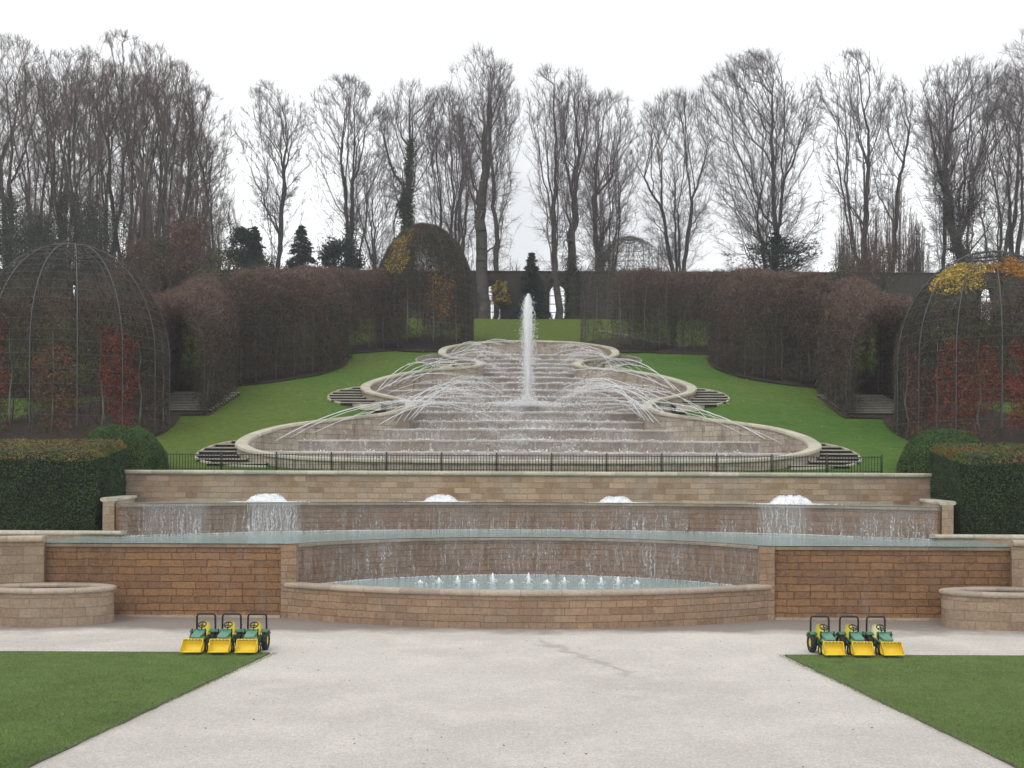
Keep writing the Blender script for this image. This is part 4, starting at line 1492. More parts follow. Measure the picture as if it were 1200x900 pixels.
def wire_dome(label, xc, D, Rr, top_y, hs_frac, nribs, group, rt, twigs, top_fade, leafsets=(), mat=None, rot=0.0, steel_top=True, lad=True, base=None, rr=0.025, hr=0.011):
    z0 = zg(D) - 0.2 if base is None else base
    h = pz(top_y, D) - z0
    hs = h * hs_frac
    t = empty("dome_arbour", (xc, D, z0))
    tag(t, label, "arbour", group)

    def prof(u):
        """u 0..1 foot to crown ring -> radius, z"""
        Lv, La = hs, 1.35 * (h - hs + Rr) * 0.75
        d = u * (Lv + La)
        a = np.clip((d - Lv) / La, 0, 1)
        amax = math.acos(min(1, rt / Rr))
        return np.where(d < Lv, Rr, Rr * np.cos(a * amax)), np.where(d < Lv, d, hs + (h - hs) * np.sin(a * amax) / math.sin(amax))

    V = [(0, 0, zg(D) + 0.09 - z0)]
    for rr_ in (Rr * 0.5, Rr * 1.0):
        for q in range(36):
            a = 2 * math.pi * q / 36
            yb = rr_ * math.sin(a) * (1.9 if math.sin(a) > 0 and base is None and D < 60 else 1.0)
            V.append((rr_ * math.cos(a), yb, zg(D + yb) + 0.09 - z0))
    mb = MB(); mb.add(V, Q=[[1 + q, 37 + q, 37 + (q + 1) % 36, 1 + (q + 1) % 36] for q in range(36)], T=[[0, 1 + q, 1 + (q + 1) % 36] for q in range(36)])
    mb.build("soil_bed", M['soil'], t)
    for k in range(nribs):
        a = 2 * math.pi * k / nribs + rot
        u = np.linspace(0, 1, 26)
        r, z = prof(u)
        mb = MB()
        pts = np.stack([r * math.cos(a), r * math.sin(a), z], 1)
        tube_path(mb, pts, rr, 6)
        if lad:
            r2 = r - 0.27
            pts2 = np.stack([np.maximum(r2, rt - 0.1) * math.cos(a), np.maximum(r2, rt - 0.1) * math.sin(a), z - 0.15 * u], 1)
            tube_path(mb, pts2, 0.018, 5)
            for q in range(1, 26, 2):
                tube_path(mb, [pts[q], pts2[q]], 0.012, 4)
        mb.build("rib", M['steel'], t)
    zlist = np.arange(0.06, 1.0, 0.05)
    for u in zlist:
        r, z = prof(np.array([u]))
        mb = MB()
        an = np.linspace(0, 2 * math.pi, 49)
        tube_path(mb, np.stack([r[0] * np.cos(an), r[0] * np.sin(an), np.full(49, z[0])], 1), hr, 4)
        mb.build("hoop", M['wire'], t)
    mb = MB()
    an = np.linspace(0, 2 * math.pi, 33)
    for rc_, zz in ((rt, h), (rt, h - 0.22)):
        tube_path(mb, np.stack([rc_ * np.cos(an), rc_ * np.sin(an), np.full(33, zz)], 1), 0.04, 5)
    mb.build("crown_ring", M['steel'], t)

    def shell(n, ulo, uhi, alo, ahi, jit):
        u = RNG.uniform(ulo, uhi, n); a = RNG.uniform(alo, ahi, n)
        r, z = prof(u)
        r = r - np.abs(RNG.normal(0, jit, n))
        C = np.stack([r * np.cos(a), r * np.sin(a), z + RNG.normal(0, 0.05, n)], 1)
        out = np.stack([np.cos(a), np.sin(a), 0.3 + 0 * a], 1)
        return C, out, u

    if twigs:
        twigs = int(twigs * 2.6)
        C, out, u = shell(twigs, 0.0, 1.0, 0, 2 * np.pi, 0.2)
        keep = RNG.uniform(size=twigs) < np.interp(u, *top_fade) * np.clip(0.85 + 1.5 * np.array([mnoise.noise(Vector(c * 0.8)) for c in C]), 0.15, 1)
        # an arched doorway on the side facing the camera
        ang = np.arctan2(C[:, 1], C[:, 0])
        door = (np.abs(ang + math.pi / 2 + 0.12) < 0.16) & (C[:, 2] < h * 0.30)
        keep &= ~door
        C = C[keep]; out = out[keep]
        rnd = RNG.normal(size=C.shape); rnd[:, 2] *= 1.7
        V, Q = slivers(C, rnd, RNG.uniform(0.15, 0.5, len(C)), RNG.uniform(0.012, 0.028, len(C)))
        obj("twigs", fast_mesh("twigs", V, Q), mat or M['twig'], t)
    for nm, mt, n, ulo, uhi, alo, ahi, sz in leafsets:
        C, out, u = shell(n, ulo, uhi, R(alo), R(ahi), 0.18)
        # ragged outline
        um, am = (ulo + uhi) / 2, R((alo + ahi) / 2)
        ang = np.arctan2(C[:, 1], C[:, 0])
        da = (ang - am + np.pi) % (2 * np.pi) - np.pi
        e = ((u - um) / (uhi - ulo) * 2) ** 2 + (da / R(ahi - alo) * 2) ** 2
        nzv = np.array([mnoise.noise(Vector(c * 1.1)) for c in C])
        C = C[e + nzv * 1.4 < RNG.uniform(0.1, 1.35, len(C))]; out = out[:len(C)]
        V, Q = leaves(C, out, sz)
        obj(nm, fast_mesh(nm, V, Q), mt, t)
    # stems
    for k in range(nribs):
        a = 2 * math.pi * (k + 0.5) / nribs + rot
        pts = [(Rr * 0.98 * math.cos(a) + RNG.normal(0, 0.05), Rr * 0.98 * math.sin(a) + RNG.normal(0, 0.05), h * 0.5 * i / 5) for i in range(6)]
        mb = MB(); tube_path(mb, pts, np.linspace(0.05, 0.015, 6), 5); mb.build("stem", M['stem'], t)
    return t


GD = "wire dome arbours beside the cascade"
fade_front = ([0, 0.36, 0.5, 0.62, 0.8, 1.0], [1, 1, 0.6, 0.28, 0.1, 0.03])
wire_dome("tall wire dome arbour with red leaves behind the left hedge", px(86, 45.5), 45.5, 4.03, 294, 0.42, 14, GD, 0.95, 46000, fade_front,
          [("red_leaves", M['red'], 8500, 0.03, 0.40, -52, -26, 0.085), ("rust_leaves", M['rust'], 5200, 0.0, 0.30, -92, -62, 0.08),
           ("rust_leaves", M['red'], 4500, 0.0, 0.42, -130, -104, 0.08), ("olive_leaves", M['olive'], 4000, 0.3, 0.62, -170, -20, 0.07)], rot=R(-90))
wire_dome("tall wire dome arbour with yellow and red leaves behind the right hedge", px(1156, 45.5), 45.5, 3.9, 298, 0.42, 14, GD, 0.95, 46000, fade_front,
          [("red_leaves", M['red'], 9000, 0.0, 0.38, -104, -72, 0.085), ("rust_leaves", M['red'], 8000, 0.0, 0.36, -150, -105, 0.08),
           ("rust_leaves", M['rust'], 3000, 0.0, 0.36, -175, -150, 0.08),
           ("yellow_leaves", M['yellow'], 4200, 0.60, 0.84, -170, -112, 0.085), ("orange_leaves", M['orange'], 3000, 0.68, 0.86, -116, -72, 0.085),
           ("olive_leaves", M['olive'], 3500, 0.3, 0.62, -170, -20, 0.07)], rot=R(-80))
fade_full = ([0, 0.1, 1.0], [0.5, 0.9, 0.9])
wire_dome("round twig covered dome arbour with yellow leaves, left of the top bowl", px(497, 74.5), 74.5, 3.55, 266, 0.42, 12, GD, 0.5, 72000, fade_full,
          [("yellow_leaves", M['yellow'], 5200, 0.40, 0.84, -146, -104, 0.10), ("rust_leaves", M['rust'], 1500, 0.08, 0.42, -150, -105, 0.09),
           ("orange_leaves", M['orange'], 1400, 0.08, 0.46, -82, -45, 0.09), ("olive_leaves", M['olive'], 30000, 0.02, 1.0, -180, 180, 0.085)], lad=False, rr=0.016, hr=0.009)
wire_dome("bare wire dome arbour with thin twigs, right of the top bowl", px(735, 74.5), 74.5, 3.45, 279, 0.42, 12, GD, 0.5, 11000,
          ([0, 0.4, 0.6, 1.0], [0.9, 0.8, 0.4, 0.3]), [("olive_leaves", M['olive'], 700, 0.02, 0.6, -180, 180, 0.08)], lad=False, rr=0.016, hr=0.009)

# ------------------------------------------------------------------ garden wall with arched gateways
WD = 92.0
t = empty("garden_wall", (0, WD, 18.0))
tag(t, "long dark brick garden wall with arched gateways at the top of the hill", "wall")
arches = [(-41.1, 0.5, 20.6, 21.35), (-3.3, 0.7, 20.6, 21.45), (2.55, 0.7, 20.75, 21.5), (41.2, 0.58, 20.6, 21.35)]
ztop = pz(319, WD)
mb = MB()
edges = [-75.0]
for xc, hw, zs, zt in arches:
    edges += [xc - hw, xc + hw]
edges.append(75.0)
for i in range(0, len(edges), 2):
    mb.box(edges[i], edges[i + 1], 0, 0.55, -0.6, ztop - 18)
for xc, hw, zs, zt in arches:
    aa = np.linspace(math.pi, 0, 15)
    for a0, a1 in zip(aa[:-1], aa[1:]):
        xa, xb = xc + hw * math.cos(a0), xc + hw * math.cos(a1)
        za, zb_ = zs + (zt - zs) * math.sin(a0) - 18, zs + (zt - zs) * math.sin(a1) - 18
        zT = ztop - 18
        V = [(xa, 0, za), (xb, 0, zb_), (xb, 0, zT), (xa, 0, zT), (xa, 0.55, za), (xb, 0.55, zb_), (xb, 0.55, zT), (xa, 0.55, zT)]
        mb.add(V, Q=[[0, 1, 2, 3], [5, 4, 7, 6], [4, 5, 1, 0], [3, 2, 6, 7]], uv=[(v[0], v[2]) for v in V])
mb.build("masonry", M['brick'], t)
mb = MB(); sweep(mb, np.array([(x, 0.275, 0) for x in np.linspace(-75, 75, 40)]), rounded(-0.36, 0.36, ztop - 18 + 0.002, ztop - 18 + 0.12, 0.03))
mb.build("coping", M['brick'], t)
for xc, hw, zs, zt in arches:
    g = MB()
    for zz in (19.0, 19.75, 20.5):
        g.box(xc - hw, xc + hw, 0.25, 0.29, zz - 18, zz - 17.94)
    for q in np.linspace(-hw + 0.06, hw - 0.06, 5 if hw > 0.7 else 3):
        zz = zs + (zt - zs) * math.sqrt(max(0, 1 - (q / hw) ** 2)) - 18
        g.box(xc + q - 0.014, xc + q + 0.014, 0.255, 0.285, 0.2, zz)
    g.build("gate", M['iron'], t)


# ------------------------------------------------------------------ bare trees
def mst_skeleton(rng, crown, trunk, bf, limbs=()):
    """limbs that fan out from the fork: every crown point joins the node that keeps both the new piece and the way to the root short"""
    n0 = len(trunk)
    trunk = list(trunk)
    lpar = []
    for base_i, pts in limbs:                 # strong limbs grown before the finer branches
        for q, p_ in enumerate(pts):
            lpar.append(base_i if q == 0 else len(trunk) - 1)
            trunk.append(p_)
    n1 = len(trunk)
    n = n1 + len(crown)
    pos = np.zeros((n, 3)); par = np.full(n, -1); pl = np.zeros(n); dr = np.zeros((n, 3)); nch = np.zeros(n, int)
    pos[:n1] = np.array(trunk, float)
    for i in range(1, n0):
        par[i] = i - 1
        dr[i] = unit(pos[i] - pos[i - 1])
        nch[i - 1] = 1
    dr[0] = (0, 0, 1)
    fork = pos[n0 - 1]
    low = max(1, n0 - max(4, int(n0 * 0.4)))
    for i in range(1, n0): pl[i] = 0.0
    pl[:n0] = np.linalg.norm(pos[:n0] - fork, axis=1) * 0.9
    pl[:low] = 300.0
    for i in range(n0, n1):
        j = lpar[i - n0]
        par[i] = j
        pl[i] = min(pl[j], 1e3) + np.linalg.norm(pos[i] - pos[j])
        dr[i] = unit(pos[i] - pos[j])
        nch[j] += 1
    pl[n0:n1] *= 0.9
    order = np.argsort(np.linalg.norm((crown - fork) * np.array([1, 1, 0.9]), axis=1))
    for k, q in enumerate(order):
        i = n1 + k
        v = crown[q] - pos[:i]
        d = np.linalg.norm(v, axis=1) + 1e-6
        c = (v * dr[:i]).sum(1) / d
        bend = np.clip(0.80 - c, 0, 2)
        cost = d * (1 + 1.6 * bend) + bf * pl[:i] + (nch[:i] >= 3) * 3.0
        j = int(np.argmin(cost))
        pos[i] = crown[q]; par[i] = j
        pl[i] = pl[j] + d[j]
        dr[i] = unit(v[j] / d[j] + 0.35 * dr[j])
        nch[j] += 1
    return pos, par


def bare_tree_meshes(seed, Ht, Rc, cb, lean=0.0, tr=0.32, forkz=None, n_attr=900, stems=1, twig_n=5, step=0.48, up=0.22, flat=1.0, vase=0.6, twig_len=1.0, low=1.0, bf=0.6, limbs_n=0):
    """tree of height Ht, crown radius Rc, crown bottom at height cb; returns (trunk mesh, crown mesh)"""
    rng = np.random.default_rng(seed)
    vol = 0.5 * math.pi * Rc * Rc * (Ht - cb)
    n_attr = int(np.clip(vol * 1.7 * (n_attr / 900) ** 0.6, 320, 2300))
    twig_n = 5
    # crown envelope
    n = n_attr * 3
    tt = rng.uniform(0, 1, n) ** 0.8
    prof = np.minimum(1, (tt / vase + 0.08) ** 0.75) * np.sqrt(np.clip(1 - np.clip((tt - vase) / (1 - vase), 0, 1) ** 2.7, 0, 1))
    rr = np.sqrt(rng.uniform(0.0, 1, n)) ** 0.92 * prof * Rc
    aa = rng.uniform(0, 2 * np.pi, n)
    C = np.stack([rr * np.cos(aa) + lean * (0.3 + 0.7 * tt), rr * np.sin(aa) * flat, cb + (Ht - cb) * tt * 0.97], 1)
    # thin wispy growth lower down
    nl = int(n * 0.24 * low)
    if nl:
        tl = rng.uniform(0, 1, nl); al = rng.uniform(0, 2 * np.pi, nl)
        rl = Rc * (0.35 + 0.6 * np.sqrt(tl)) * np.sqrt(rng.uniform(0.15, 1, nl))
        cl = max(2.2, cb * 0.5)
        C = np.concatenate([C, np.stack([rl * np.cos(al) + lean * 0.3, rl * np.sin(al), cl + (cb + 0.3 * (Ht - cb) - cl) * tl], 1)])
        C = C[rng.permutation(len(C))]
    off = rng.uniform(0, 50, 3)
    dens = np.array([mnoise.noise(Vector((c * (1.5 / Rc)) + off)) for c in C])
    C = C[dens + rng.normal(0, 0.25, len(C)) > -0.12][:n_attr]
    fz = forkz if forkz is not None else cb * 0.8
    k = max(3, int(fz / step))
    wob = np.cumsum(rng.normal(0, 0.05, (k + 1, 2)), 0)
    trunk = [(wob[i][0] + lean * 0.25 * (i / k) ** 2, wob[i][1], -1.0 + (fz + 1.0) * i / k) for i in range(k + 1)]
    limbs = []
    count = [len(trunk)]
    allp = [np.array(q, float) for q in trunk]

    def envelope(t):
        return min(1, (t / vase + 0.08) ** 0.75) * math.sqrt(max(0, 1 - max(0, (t - vase) / (1 - vase)) ** 2.7))

    def limb(bi, a_, t, rf, sag):
        b_ = allp[bi]
        rT = rf * envelope(t) * Rc
        zT = cb + (Ht - cb) * t
        T_ = np.array([rT * math.cos(a_) + lean * (0.3 + 0.7 * t), rT * math.sin(a_) * flat, max(zT, b_[2] + 0.6)])
        m_ = max(3, int(np.linalg.norm(T_ - b_) / 0.6))
        wob_ = np.cumsum(rng.normal(0, 0.05, (m_ + 1, 2)), 0)
        pts = []
        for e in range(1, m_ + 1):
            u = e / m_
            xy = b_[:2] + (T_ - b_)[:2] * u ** sag + wob_[e]
            pts.append(np.array((xy[0], xy[1], b_[2] + (T_[2] - b_[2]) * u ** (1 / max(sag, 0.75)))))
        limbs.append((bi, pts))
        allp.extend(pts)
        return len(allp) - len(pts), len(allp) - 1

    nl = limbs_n if limbs_n else int(rng.integers(3, 5))
    a0 = rng.uniform(0, 6.28)
    for q in range(nl):
        bi = len(trunk) - 1 - (0 if q == 0 else int(rng.integers(0, max(2, int(k * 0.35)))))
        a1 = a0 + 2 * math.pi * q / nl + rng.normal(0, 0.25)
        s1, e1_ = limb(bi, a1, rng.uniform(0.22, 0.40), rng.uniform(0.25, 0.55), 0.8)
        for q2 in range(int(rng.integers(2, 4))):
            a2 = a1 + rng.normal(0, 0.75)
            start = e1_ if q2 < 2 else int(rng.integers(s1, e1_ + 1))
            s2_, e2_ = limb(start, a2, rng.uniform(0.48, 0.68), rng.uniform(0.2, 0.75), 0.9)
            for q3 in range(int(rng.integers(2, 4))):
                a3 = a2 + rng.normal(0, 0.6)
                start = e2_ if q3 < 2 else int(rng.integers(s2_, e2_ + 1))
                limb(start, a3, rng.uniform(0.70, 0.9), rng.uniform(0.15, 0.85), 0.95)
    pos, par = mst_skeleton(rng, C, trunk, bf, limbs)
    # crooked limbs
    h_ = np.clip((pos[:, 2] - fz * 0.5) / 4, 0, 1)[:, None]
    wv = np.array([mnoise.noise_vector(Vector(q * 0.33) + Vector((seed * 1.7, 0, 0))) for q in pos])
    wv2 = np.array([mnoise.noise_vector(Vector(q * 0.95) + Vector((0, seed * 1.3, 0))) for q in pos])
    pos = pos + h_ * (wv * 0.16 + wv2 * 0.10) * np.array([1, 1, 0.5])
    # sag of the side limbs is replaced by an upward sweep of their ends
    nN = len(pos)
    tip = np.full(nN, 0.011)
    pw = 2.35
    acc = np.zeros(nN)
    kids = np.bincount(par[1:], minlength=nN)
    rad = np.zeros(nN)
    for i in range(nN - 1, -1, -1):
        if acc[i] == 0: acc[i] = tip[i] ** pw
        rad[i] = acc[i] ** (1 / pw)
        if par[i] >= 0: acc[par[i]] += acc[i] * 1.004
    # rescale so that the base has radius tr, tips stay thin
    sc = tr / rad[0]
    rad = np.where(rad > 0.02, rad * (1 + (sc - 1) * np.clip((rad - 0.02) / max(rad[0] - 0.02, 1e-3), 0, 1) ** 0.36), rad)
    for i in range(k + 1):                     # even taper of the trunk
        rad[i] = max(rad[i], tr * (1 - 0.25 * i / k)) if i < k else rad[i]
    rad[:k + 1] = np.interp(np.arange(k + 1), [0, k], [tr, max(rad[k], tr * 0.7)])
    # root flare
    for i in range(3): rad[i] *= (1.45, 1.25, 1.08)[i]
    i1 = np.arange(1, nN); i0 = par[1:]
    # a tube starts with the radius of its own child end where it is a side branch
    main_child = np.full(nN, -1)
    order = np.argsort(-rad[i1])
    for q in order[::-1]:
        main_child[i0[q]] = i1[q]
    r0 = np.where(main_child[i0] == i1, rad[i0], np.minimum(rad[i0], rad[i1] * 1.25))
    thick = rad[i1] > 0.075
    tm, cm = MB(), MB()
    V, Q = tubes(pos[i0[thick]], pos[i1[thick]], r0[thick], rad[i1[thick]], 8); tm.add(V, Q=Q)
    mid_ = (~thick) & (rad[i1] > 0.03)
    if mid_.any():
        V, Q = tubes(pos[i0[mid_]], pos[i1[mid_]], r0[mid_], rad[i1[mid_]], 5); cm.add(V, Q=Q)
    thin = (~thick) & (~mid_)
    V, Q = tubes(pos[i0[thin]], pos[i1[thin]], r0[thin], rad[i1[thin]], 3); cm.add(V, Q=Q)
    # twigs
    src = np.flatnonzero((rad < 0.05) & (np.arange(nN) > k))
    ctr = np.array([lean * 0.6, 0, cb + (Ht - cb) * 0.35])
    bdir = unit(pos[src] - pos[par[src]])
    S = np.repeat(src, twig_n)
    bd = np.repeat(bdir, twig_n, 0)
    outw = unit(pos[S] - ctr)
    td = unit(bd * 0.8 + outw * 0.5 + rng.normal(0, 0.55, (len(S), 3)) + np.array([0, 0, 0.35]))
    L = rng.uniform(0.35, 1.15, len(S))[:, None] * twig_len
    fpos = pos[par[S]] + (pos[S] - pos[par[S]]) * rng.uniform(0.2, 1, (len(S), 1))
    e1 = fpos + td * L * 0.55
    e2 = e1 + unit(td + rng.normal(0, 0.3, td.shape) + np.array([0, 0, 0.15])) * L * 0.6
    V, Q = tubes(fpos, e1, 0.0095, 0.007, 3); cm.add(V, Q=Q)
    V, Q = tubes(e1, e2, 0.007, 0.003, 3); cm.add(V, Q=Q)
    for _ in range(2):
        s2 = fpos + (e1 - fpos) * rng.uniform(0.3, 1.0, (len(S), 1))
        t2 = s2 + unit(td + rng.normal(0, 0.6, td.shape)) * L * rng.uniform(0.3, 0.6, (len(S), 1))
        V, Q = tubes(s2, t2, 0.0065, 0.0025, 3); cm.add(V, Q=Q)
    return tm.mesh("trunk", True), cm.mesh("crown", False), pos, rad, par


ZT = 18.0
GTREE = "bare winter trees along the skyline"


def ivy_mesh(pos, rad, par, ztop, n, rng, spread=0.28):
    idx = np.flatnonzero((pos[:, 2] < ztop) & (rad > 0.08) & (par >= 0))
    w = rad[idx] + 0.05
    k = rng.choice(idx, n, p=w / w.sum())
    f = rng.uniform(0, 1, (n, 1))
    C = pos[par[k]] + (pos[k] - pos[par[k]]) * f
    o_ = unit(rng.normal(size=(n, 3)) * np.array([1, 1, 0.25]))
    C = C + o_ * (rad[k][:, None] + np.abs(rng.normal(0, spread, (n, 1))))
    V, Q = leaves(C, o_, 0.16)
    return fast_mesh("ivy", V, Q)


def plant_tree(xp, D, top_y, xl, xr, cb_y, label, seed, base_z=ZT, ivy_y=None, ivy_n=5000, twigmat='twigs', **kw):
    X = px(xp, D)
    Ht = pz(top_y, D) - base_z
    Rc = (px(xr, D) - px(xl, D)) / 2 * 1.22
    lean = px((xl + xr) / 2, D) - X
    cb_y = cb_y + 0.30 * (pz_inv(base_z, D) - cb_y)
    cb = max(2.5, pz(cb_y, D) - base_z)
    tm, cm, pos, rad, par = bare_tree_meshes(seed, Ht, Rc, cb, lean=lean, **kw)
    t = empty("bare_tree", (X, D, base_z))
    tag(t, label, "tree", GTREE)
    obj("trunk", tm, M['bark'], t)
    obj("crown", cm, M[twigmat], t)
    if ivy_y is not None:
        obj("ivy", ivy_mesh(pos, rad, par, pz(ivy_y, D) - base_z, ivy_n, np.random.default_rng(seed + 1)), M['ivy'], t)
    return t


plant_tree(318, 104, 96, 277, 358, 205, "slender bare tree with rounded crown standing alone right of the dense left wood", 101, tr=0.36, forkz=6, n_attr=900, up=0.3, twig_n=6)
plant_tree(417, 103, 92, 358, 452, 215, "bare tree with wide V shaped limbs and dark ivy covered foot", 102, tr=0.42, forkz=5, n_attr=800, ivy_y=262, ivy_n=4000, up=0.35)
plant_tree(474, 101, 96, 438, 520, 190, "bare tree with thick shaggy ivy clad trunk behind the yellow leaved dome", 103, tr=0.5, forkz=13, n_attr=750, ivy_y=165, ivy_n=16000, up=0.3)
plant_tree(520, 106, 100, 486, 556, 280, "bushy low branched bare tree left of the tallest tree", 104, tr=0.34, forkz=4, n_attr=1100, up=0.12, twig_n=5, vase=0.6)
plant_tree(566, 90, 57, 520, 596, 200, "tallest thick trunked bare tree left of the fountain plume", 105, tr=0.55, forkz=9, n_attr=1100, up=0.4, base_z=17.9, twig_n=5)
plant_tree(579, 99, 72, 560, 612, 230, "narrow bare tree close beside the tallest tree, nearer the plume", 106, tr=0.28, forkz=7, n_attr=550, up=0.4)
plant_tree(653, 89.6, 74, 611, 668, 270, "bare tree forking low in front of the arched gateway, right of the plume", 107, tr=0.34, forkz=3.5, n_attr=650, up=0.5, base_z=17.9)
plant_tree(669, 90.4, 80, 640, 702, 215, "straight dark trunked bare tree just right of the arched gateway", 108, tr=0.42, forkz=8, n_attr=800, up=0.4, base_z=17.9, ivy_y=300, ivy_n=2500)
plant_tree(697, 101, 107, 668, 752, 265, "bare tree with dense crown and spreading lower limbs behind the bare dome", 109, tr=0.45, forkz=6, n_attr=1050, up=0.22)
plant_tree(790, 103, 104, 742, 836, 270, "bare tree with long curving side limbs between the bare dome and the yew", 110, tr=0.42, forkz=5, n_attr=850, up=0.2, vase=0.62)
plant_tree(905, 103, 60, 815, 950, 250, "big fan shaped bare tree rising behind the dark yew", 111, tr=0.5, forkz=6, n_attr=1300, up=0.3, vase=0.62)
plant_tree(1014, 102, 56, 950, 1036, 210, "open bare tree with twisted limbs above the upright shrubs", 112, tr=0.42, forkz=6, n_attr=700, up=0.3)
plant_tree(1042, 108, 84, 1018, 1070, 200, "thin bare tree just right of the open twisted tree", 113, tr=0.3, forkz=8, n_attr=480, up=0.35)
plant_tree(1128, 101, 60, 1066, 1182, 200, "broad bare tree with thick ivy covered trunk behind the right dome", 114, tr=0.62, forkz=8, n_attr=1300, up=0.35, ivy_y=190, ivy_n=9000)
plant_tree(1108, 107, 110, 1072, 1122, 215, "thin bare trunk left of the broad ivy covered tree", 115, tr=0.24, forkz=9, n_attr=380, up=0.35)
plant_tree(1192, 104, 72, 1160, 1232, 230, "dark bare tree at the right edge of the picture", 116, tr=0.42, forkz=6, n_attr=1000, up=0.3)
plant_tree(1290, 84, 5, 1190, 1400, 150, "tall tree beyond the right edge reaching in with its outer twigs", 117, tr=0.5, forkz=9, n_attr=900, up=0.2, base_z=16.8)

# the dense wood on the left: nine trees grown from scratch, the rest copies turned and resized
wood = [
    (14, 99, 42, -35, 62, 190, "dense brown bare tree at the left edge", 201),
    (66, 103, 60, 26, 112, 185, "dense brown bare tree second from the left edge", 202),
    (98, 98, 58, 55, 142, 200, "brown bare tree with full crown above the left wire dome", 203),
    (143, 102, 38, 98, 190, 190, "tallest bare tree of the left wood with loose upright top twigs", 204),
    (178, 99, 52, 140, 224, 210, "dense bare tree right of the tallest one in the left wood", 205),
    (197, 104, 72, 165, 245, 220, "bare tree with several dark stems in the right half of the left wood", 206),
    (222, 101, 98, 190, 272, 270, "low spreading bare tree at the right border of the left wood", 207),
]
src = {}
for w in wood:
    src[w[7]] = plant_tree(*w, twigmat='twigs_brown', ivy_y=(225 if w[7] in (201, 202, 203) else None), ivy_n=6500, tr=0.36, forkz=5.5, n_attr=620, vase=0.6)
back = [(-18, 110, 202, 1.05, 0.7, "brown bare tree far behind the leftmost trees of the wood"),
        (40, 112, 203, 1.12, 2.0, "brown bare tree filling the gap behind the first two trees of the wood"),
        (84, 114, 205, 1.10, 4.0, "brown bare tree behind the left wire dome's crown ring"),
        (122, 112, 206, 1.12, 1.0, "brown bare tree behind the left shoulder of the tallest tree in the wood"),
        (160, 114, 201, 1.08, 2.6, "brown bare tree behind the right shoulder of the tallest tree in the wood"),
        (210, 113, 203, 0.95, 5.0, "brown bare tree behind the right half of the left wood"),
        (240, 112, 207, 0.95, 3.3, "small bare tree at the back of the wood's right border"),
        (535, 114, 110 if False else 206, 0.95, 1.5, "faint bare tree behind the bushy tree left of the plume"),
        (710, 114, 203, 0.86, 1.9, "faint bare tree behind the dense crown right of the plume"),
        (1165, 113, 205, 1.0, 0.4, "faint bare tree behind the right edge trees"),
        (440, 118, 202, 0.82, 2.2, "faint bare tree between the V shaped tree and the ivy trunk"),
        (262, 112, 205, 0.62, 3.0, "small bare tree filling the gap left of the slender tree"),
        ]
for xp, D, k, sc, rz, lab in back:
    c = copy_tree(src[k])
    c.location = (px(xp, D), D, ZT)
    c.rotation_euler = (0, 0, rz)
    c.scale = (sc,) * 3
    c["label"] = lab


# low scrub and upright shrubs
def upright_shrub(xp, D, top_y, width_px, base_z, label, seed, mat, n=70, group=None, name="upright_shrub"):
    rng = np.random.default_rng(seed)
    Ht = pz(top_y, D) - base_z
    W = width_px / F * D / 2
    t = empty(name, (px(xp, D), D, base_z))
    tag(t, label, "shrub", group)
    mb = MB()
    for i in range(n):
        a = rng.uniform(0, 2 * np.pi); r = W * math.sqrt(rng.uniform(0, 1))
        h = Ht * rng.uniform(0.55, 1.0) * (1 - 0.35 * (r / W) ** 2)
        b0 = np.array([r * 0.35 * math.cos(a), r * 0.35 * math.sin(a), -0.2])
        b1 = np.array([r * math.cos(a), r * math.sin(a), h])
        u = np.linspace(0, 1, 9)[:, None]
        P = b0 + (b1 - b0) * u; P[:, :2] = b0[:2] + (b1 - b0)[:2] * np.sqrt(u)
        P += rng.normal(0, 0.05, P.shape)
        tube_path(mb, P, np.linspace(0.055, 0.012, 9), 4)
        m_ = 80
        uu = rng.uniform(0.15, 1, m_)
        Q0 = np.stack([np.interp(uu, u[:, 0], P[:, k]) for k in range(3)], 1)
        dd = unit(rng.normal(0, 0.5, (m_, 3)) + np.array([0, 0, 1.1])) * rng.uniform(0.3, 0.9, (m_, 1))
        V, Q = tubes(Q0, Q0 + dd, 0.013, 0.004, 3); mb.add(V, Q=Q)
    mb.build("branches", mat, t)
    return t


GS = "upright twiggy shrubs under the trees"
for i, (xp, ty, w) in enumerate([(993, 205, 34), (1022, 220, 34), (1052, 190, 38), (1074, 225, 28)]):
    upright_shrub(xp, 97 + i * 0.5, ty, w, 18.0, ("upright bare shrub left of the twisted tree", "upright bare shrub at the foot of the twisted tree",
                  "tallest upright bare shrub right of the twisted tree", "narrow upright bare shrub beside the right wire dome")[i], 300 + i, M['twigs_brown'], 60, GS)
for i, (xp, ty, w) in enumerate([(168, 175, 40), (205, 190, 44), (236, 200, 40), (40, 190, 50), (110, 185, 50)]):
    upright_shrub(xp, 95 + i * 0.4, ty, w, 18.0, ("upright shrub in the middle of the left wood", "upright shrub right of the middle of the left wood",
                  "upright shrub at the right border of the left wood", "upright shrub under the leftmost wood trees", "upright shrub behind the left wire dome")[i], 320 + i, M['twigs_brown'], 80, GS)


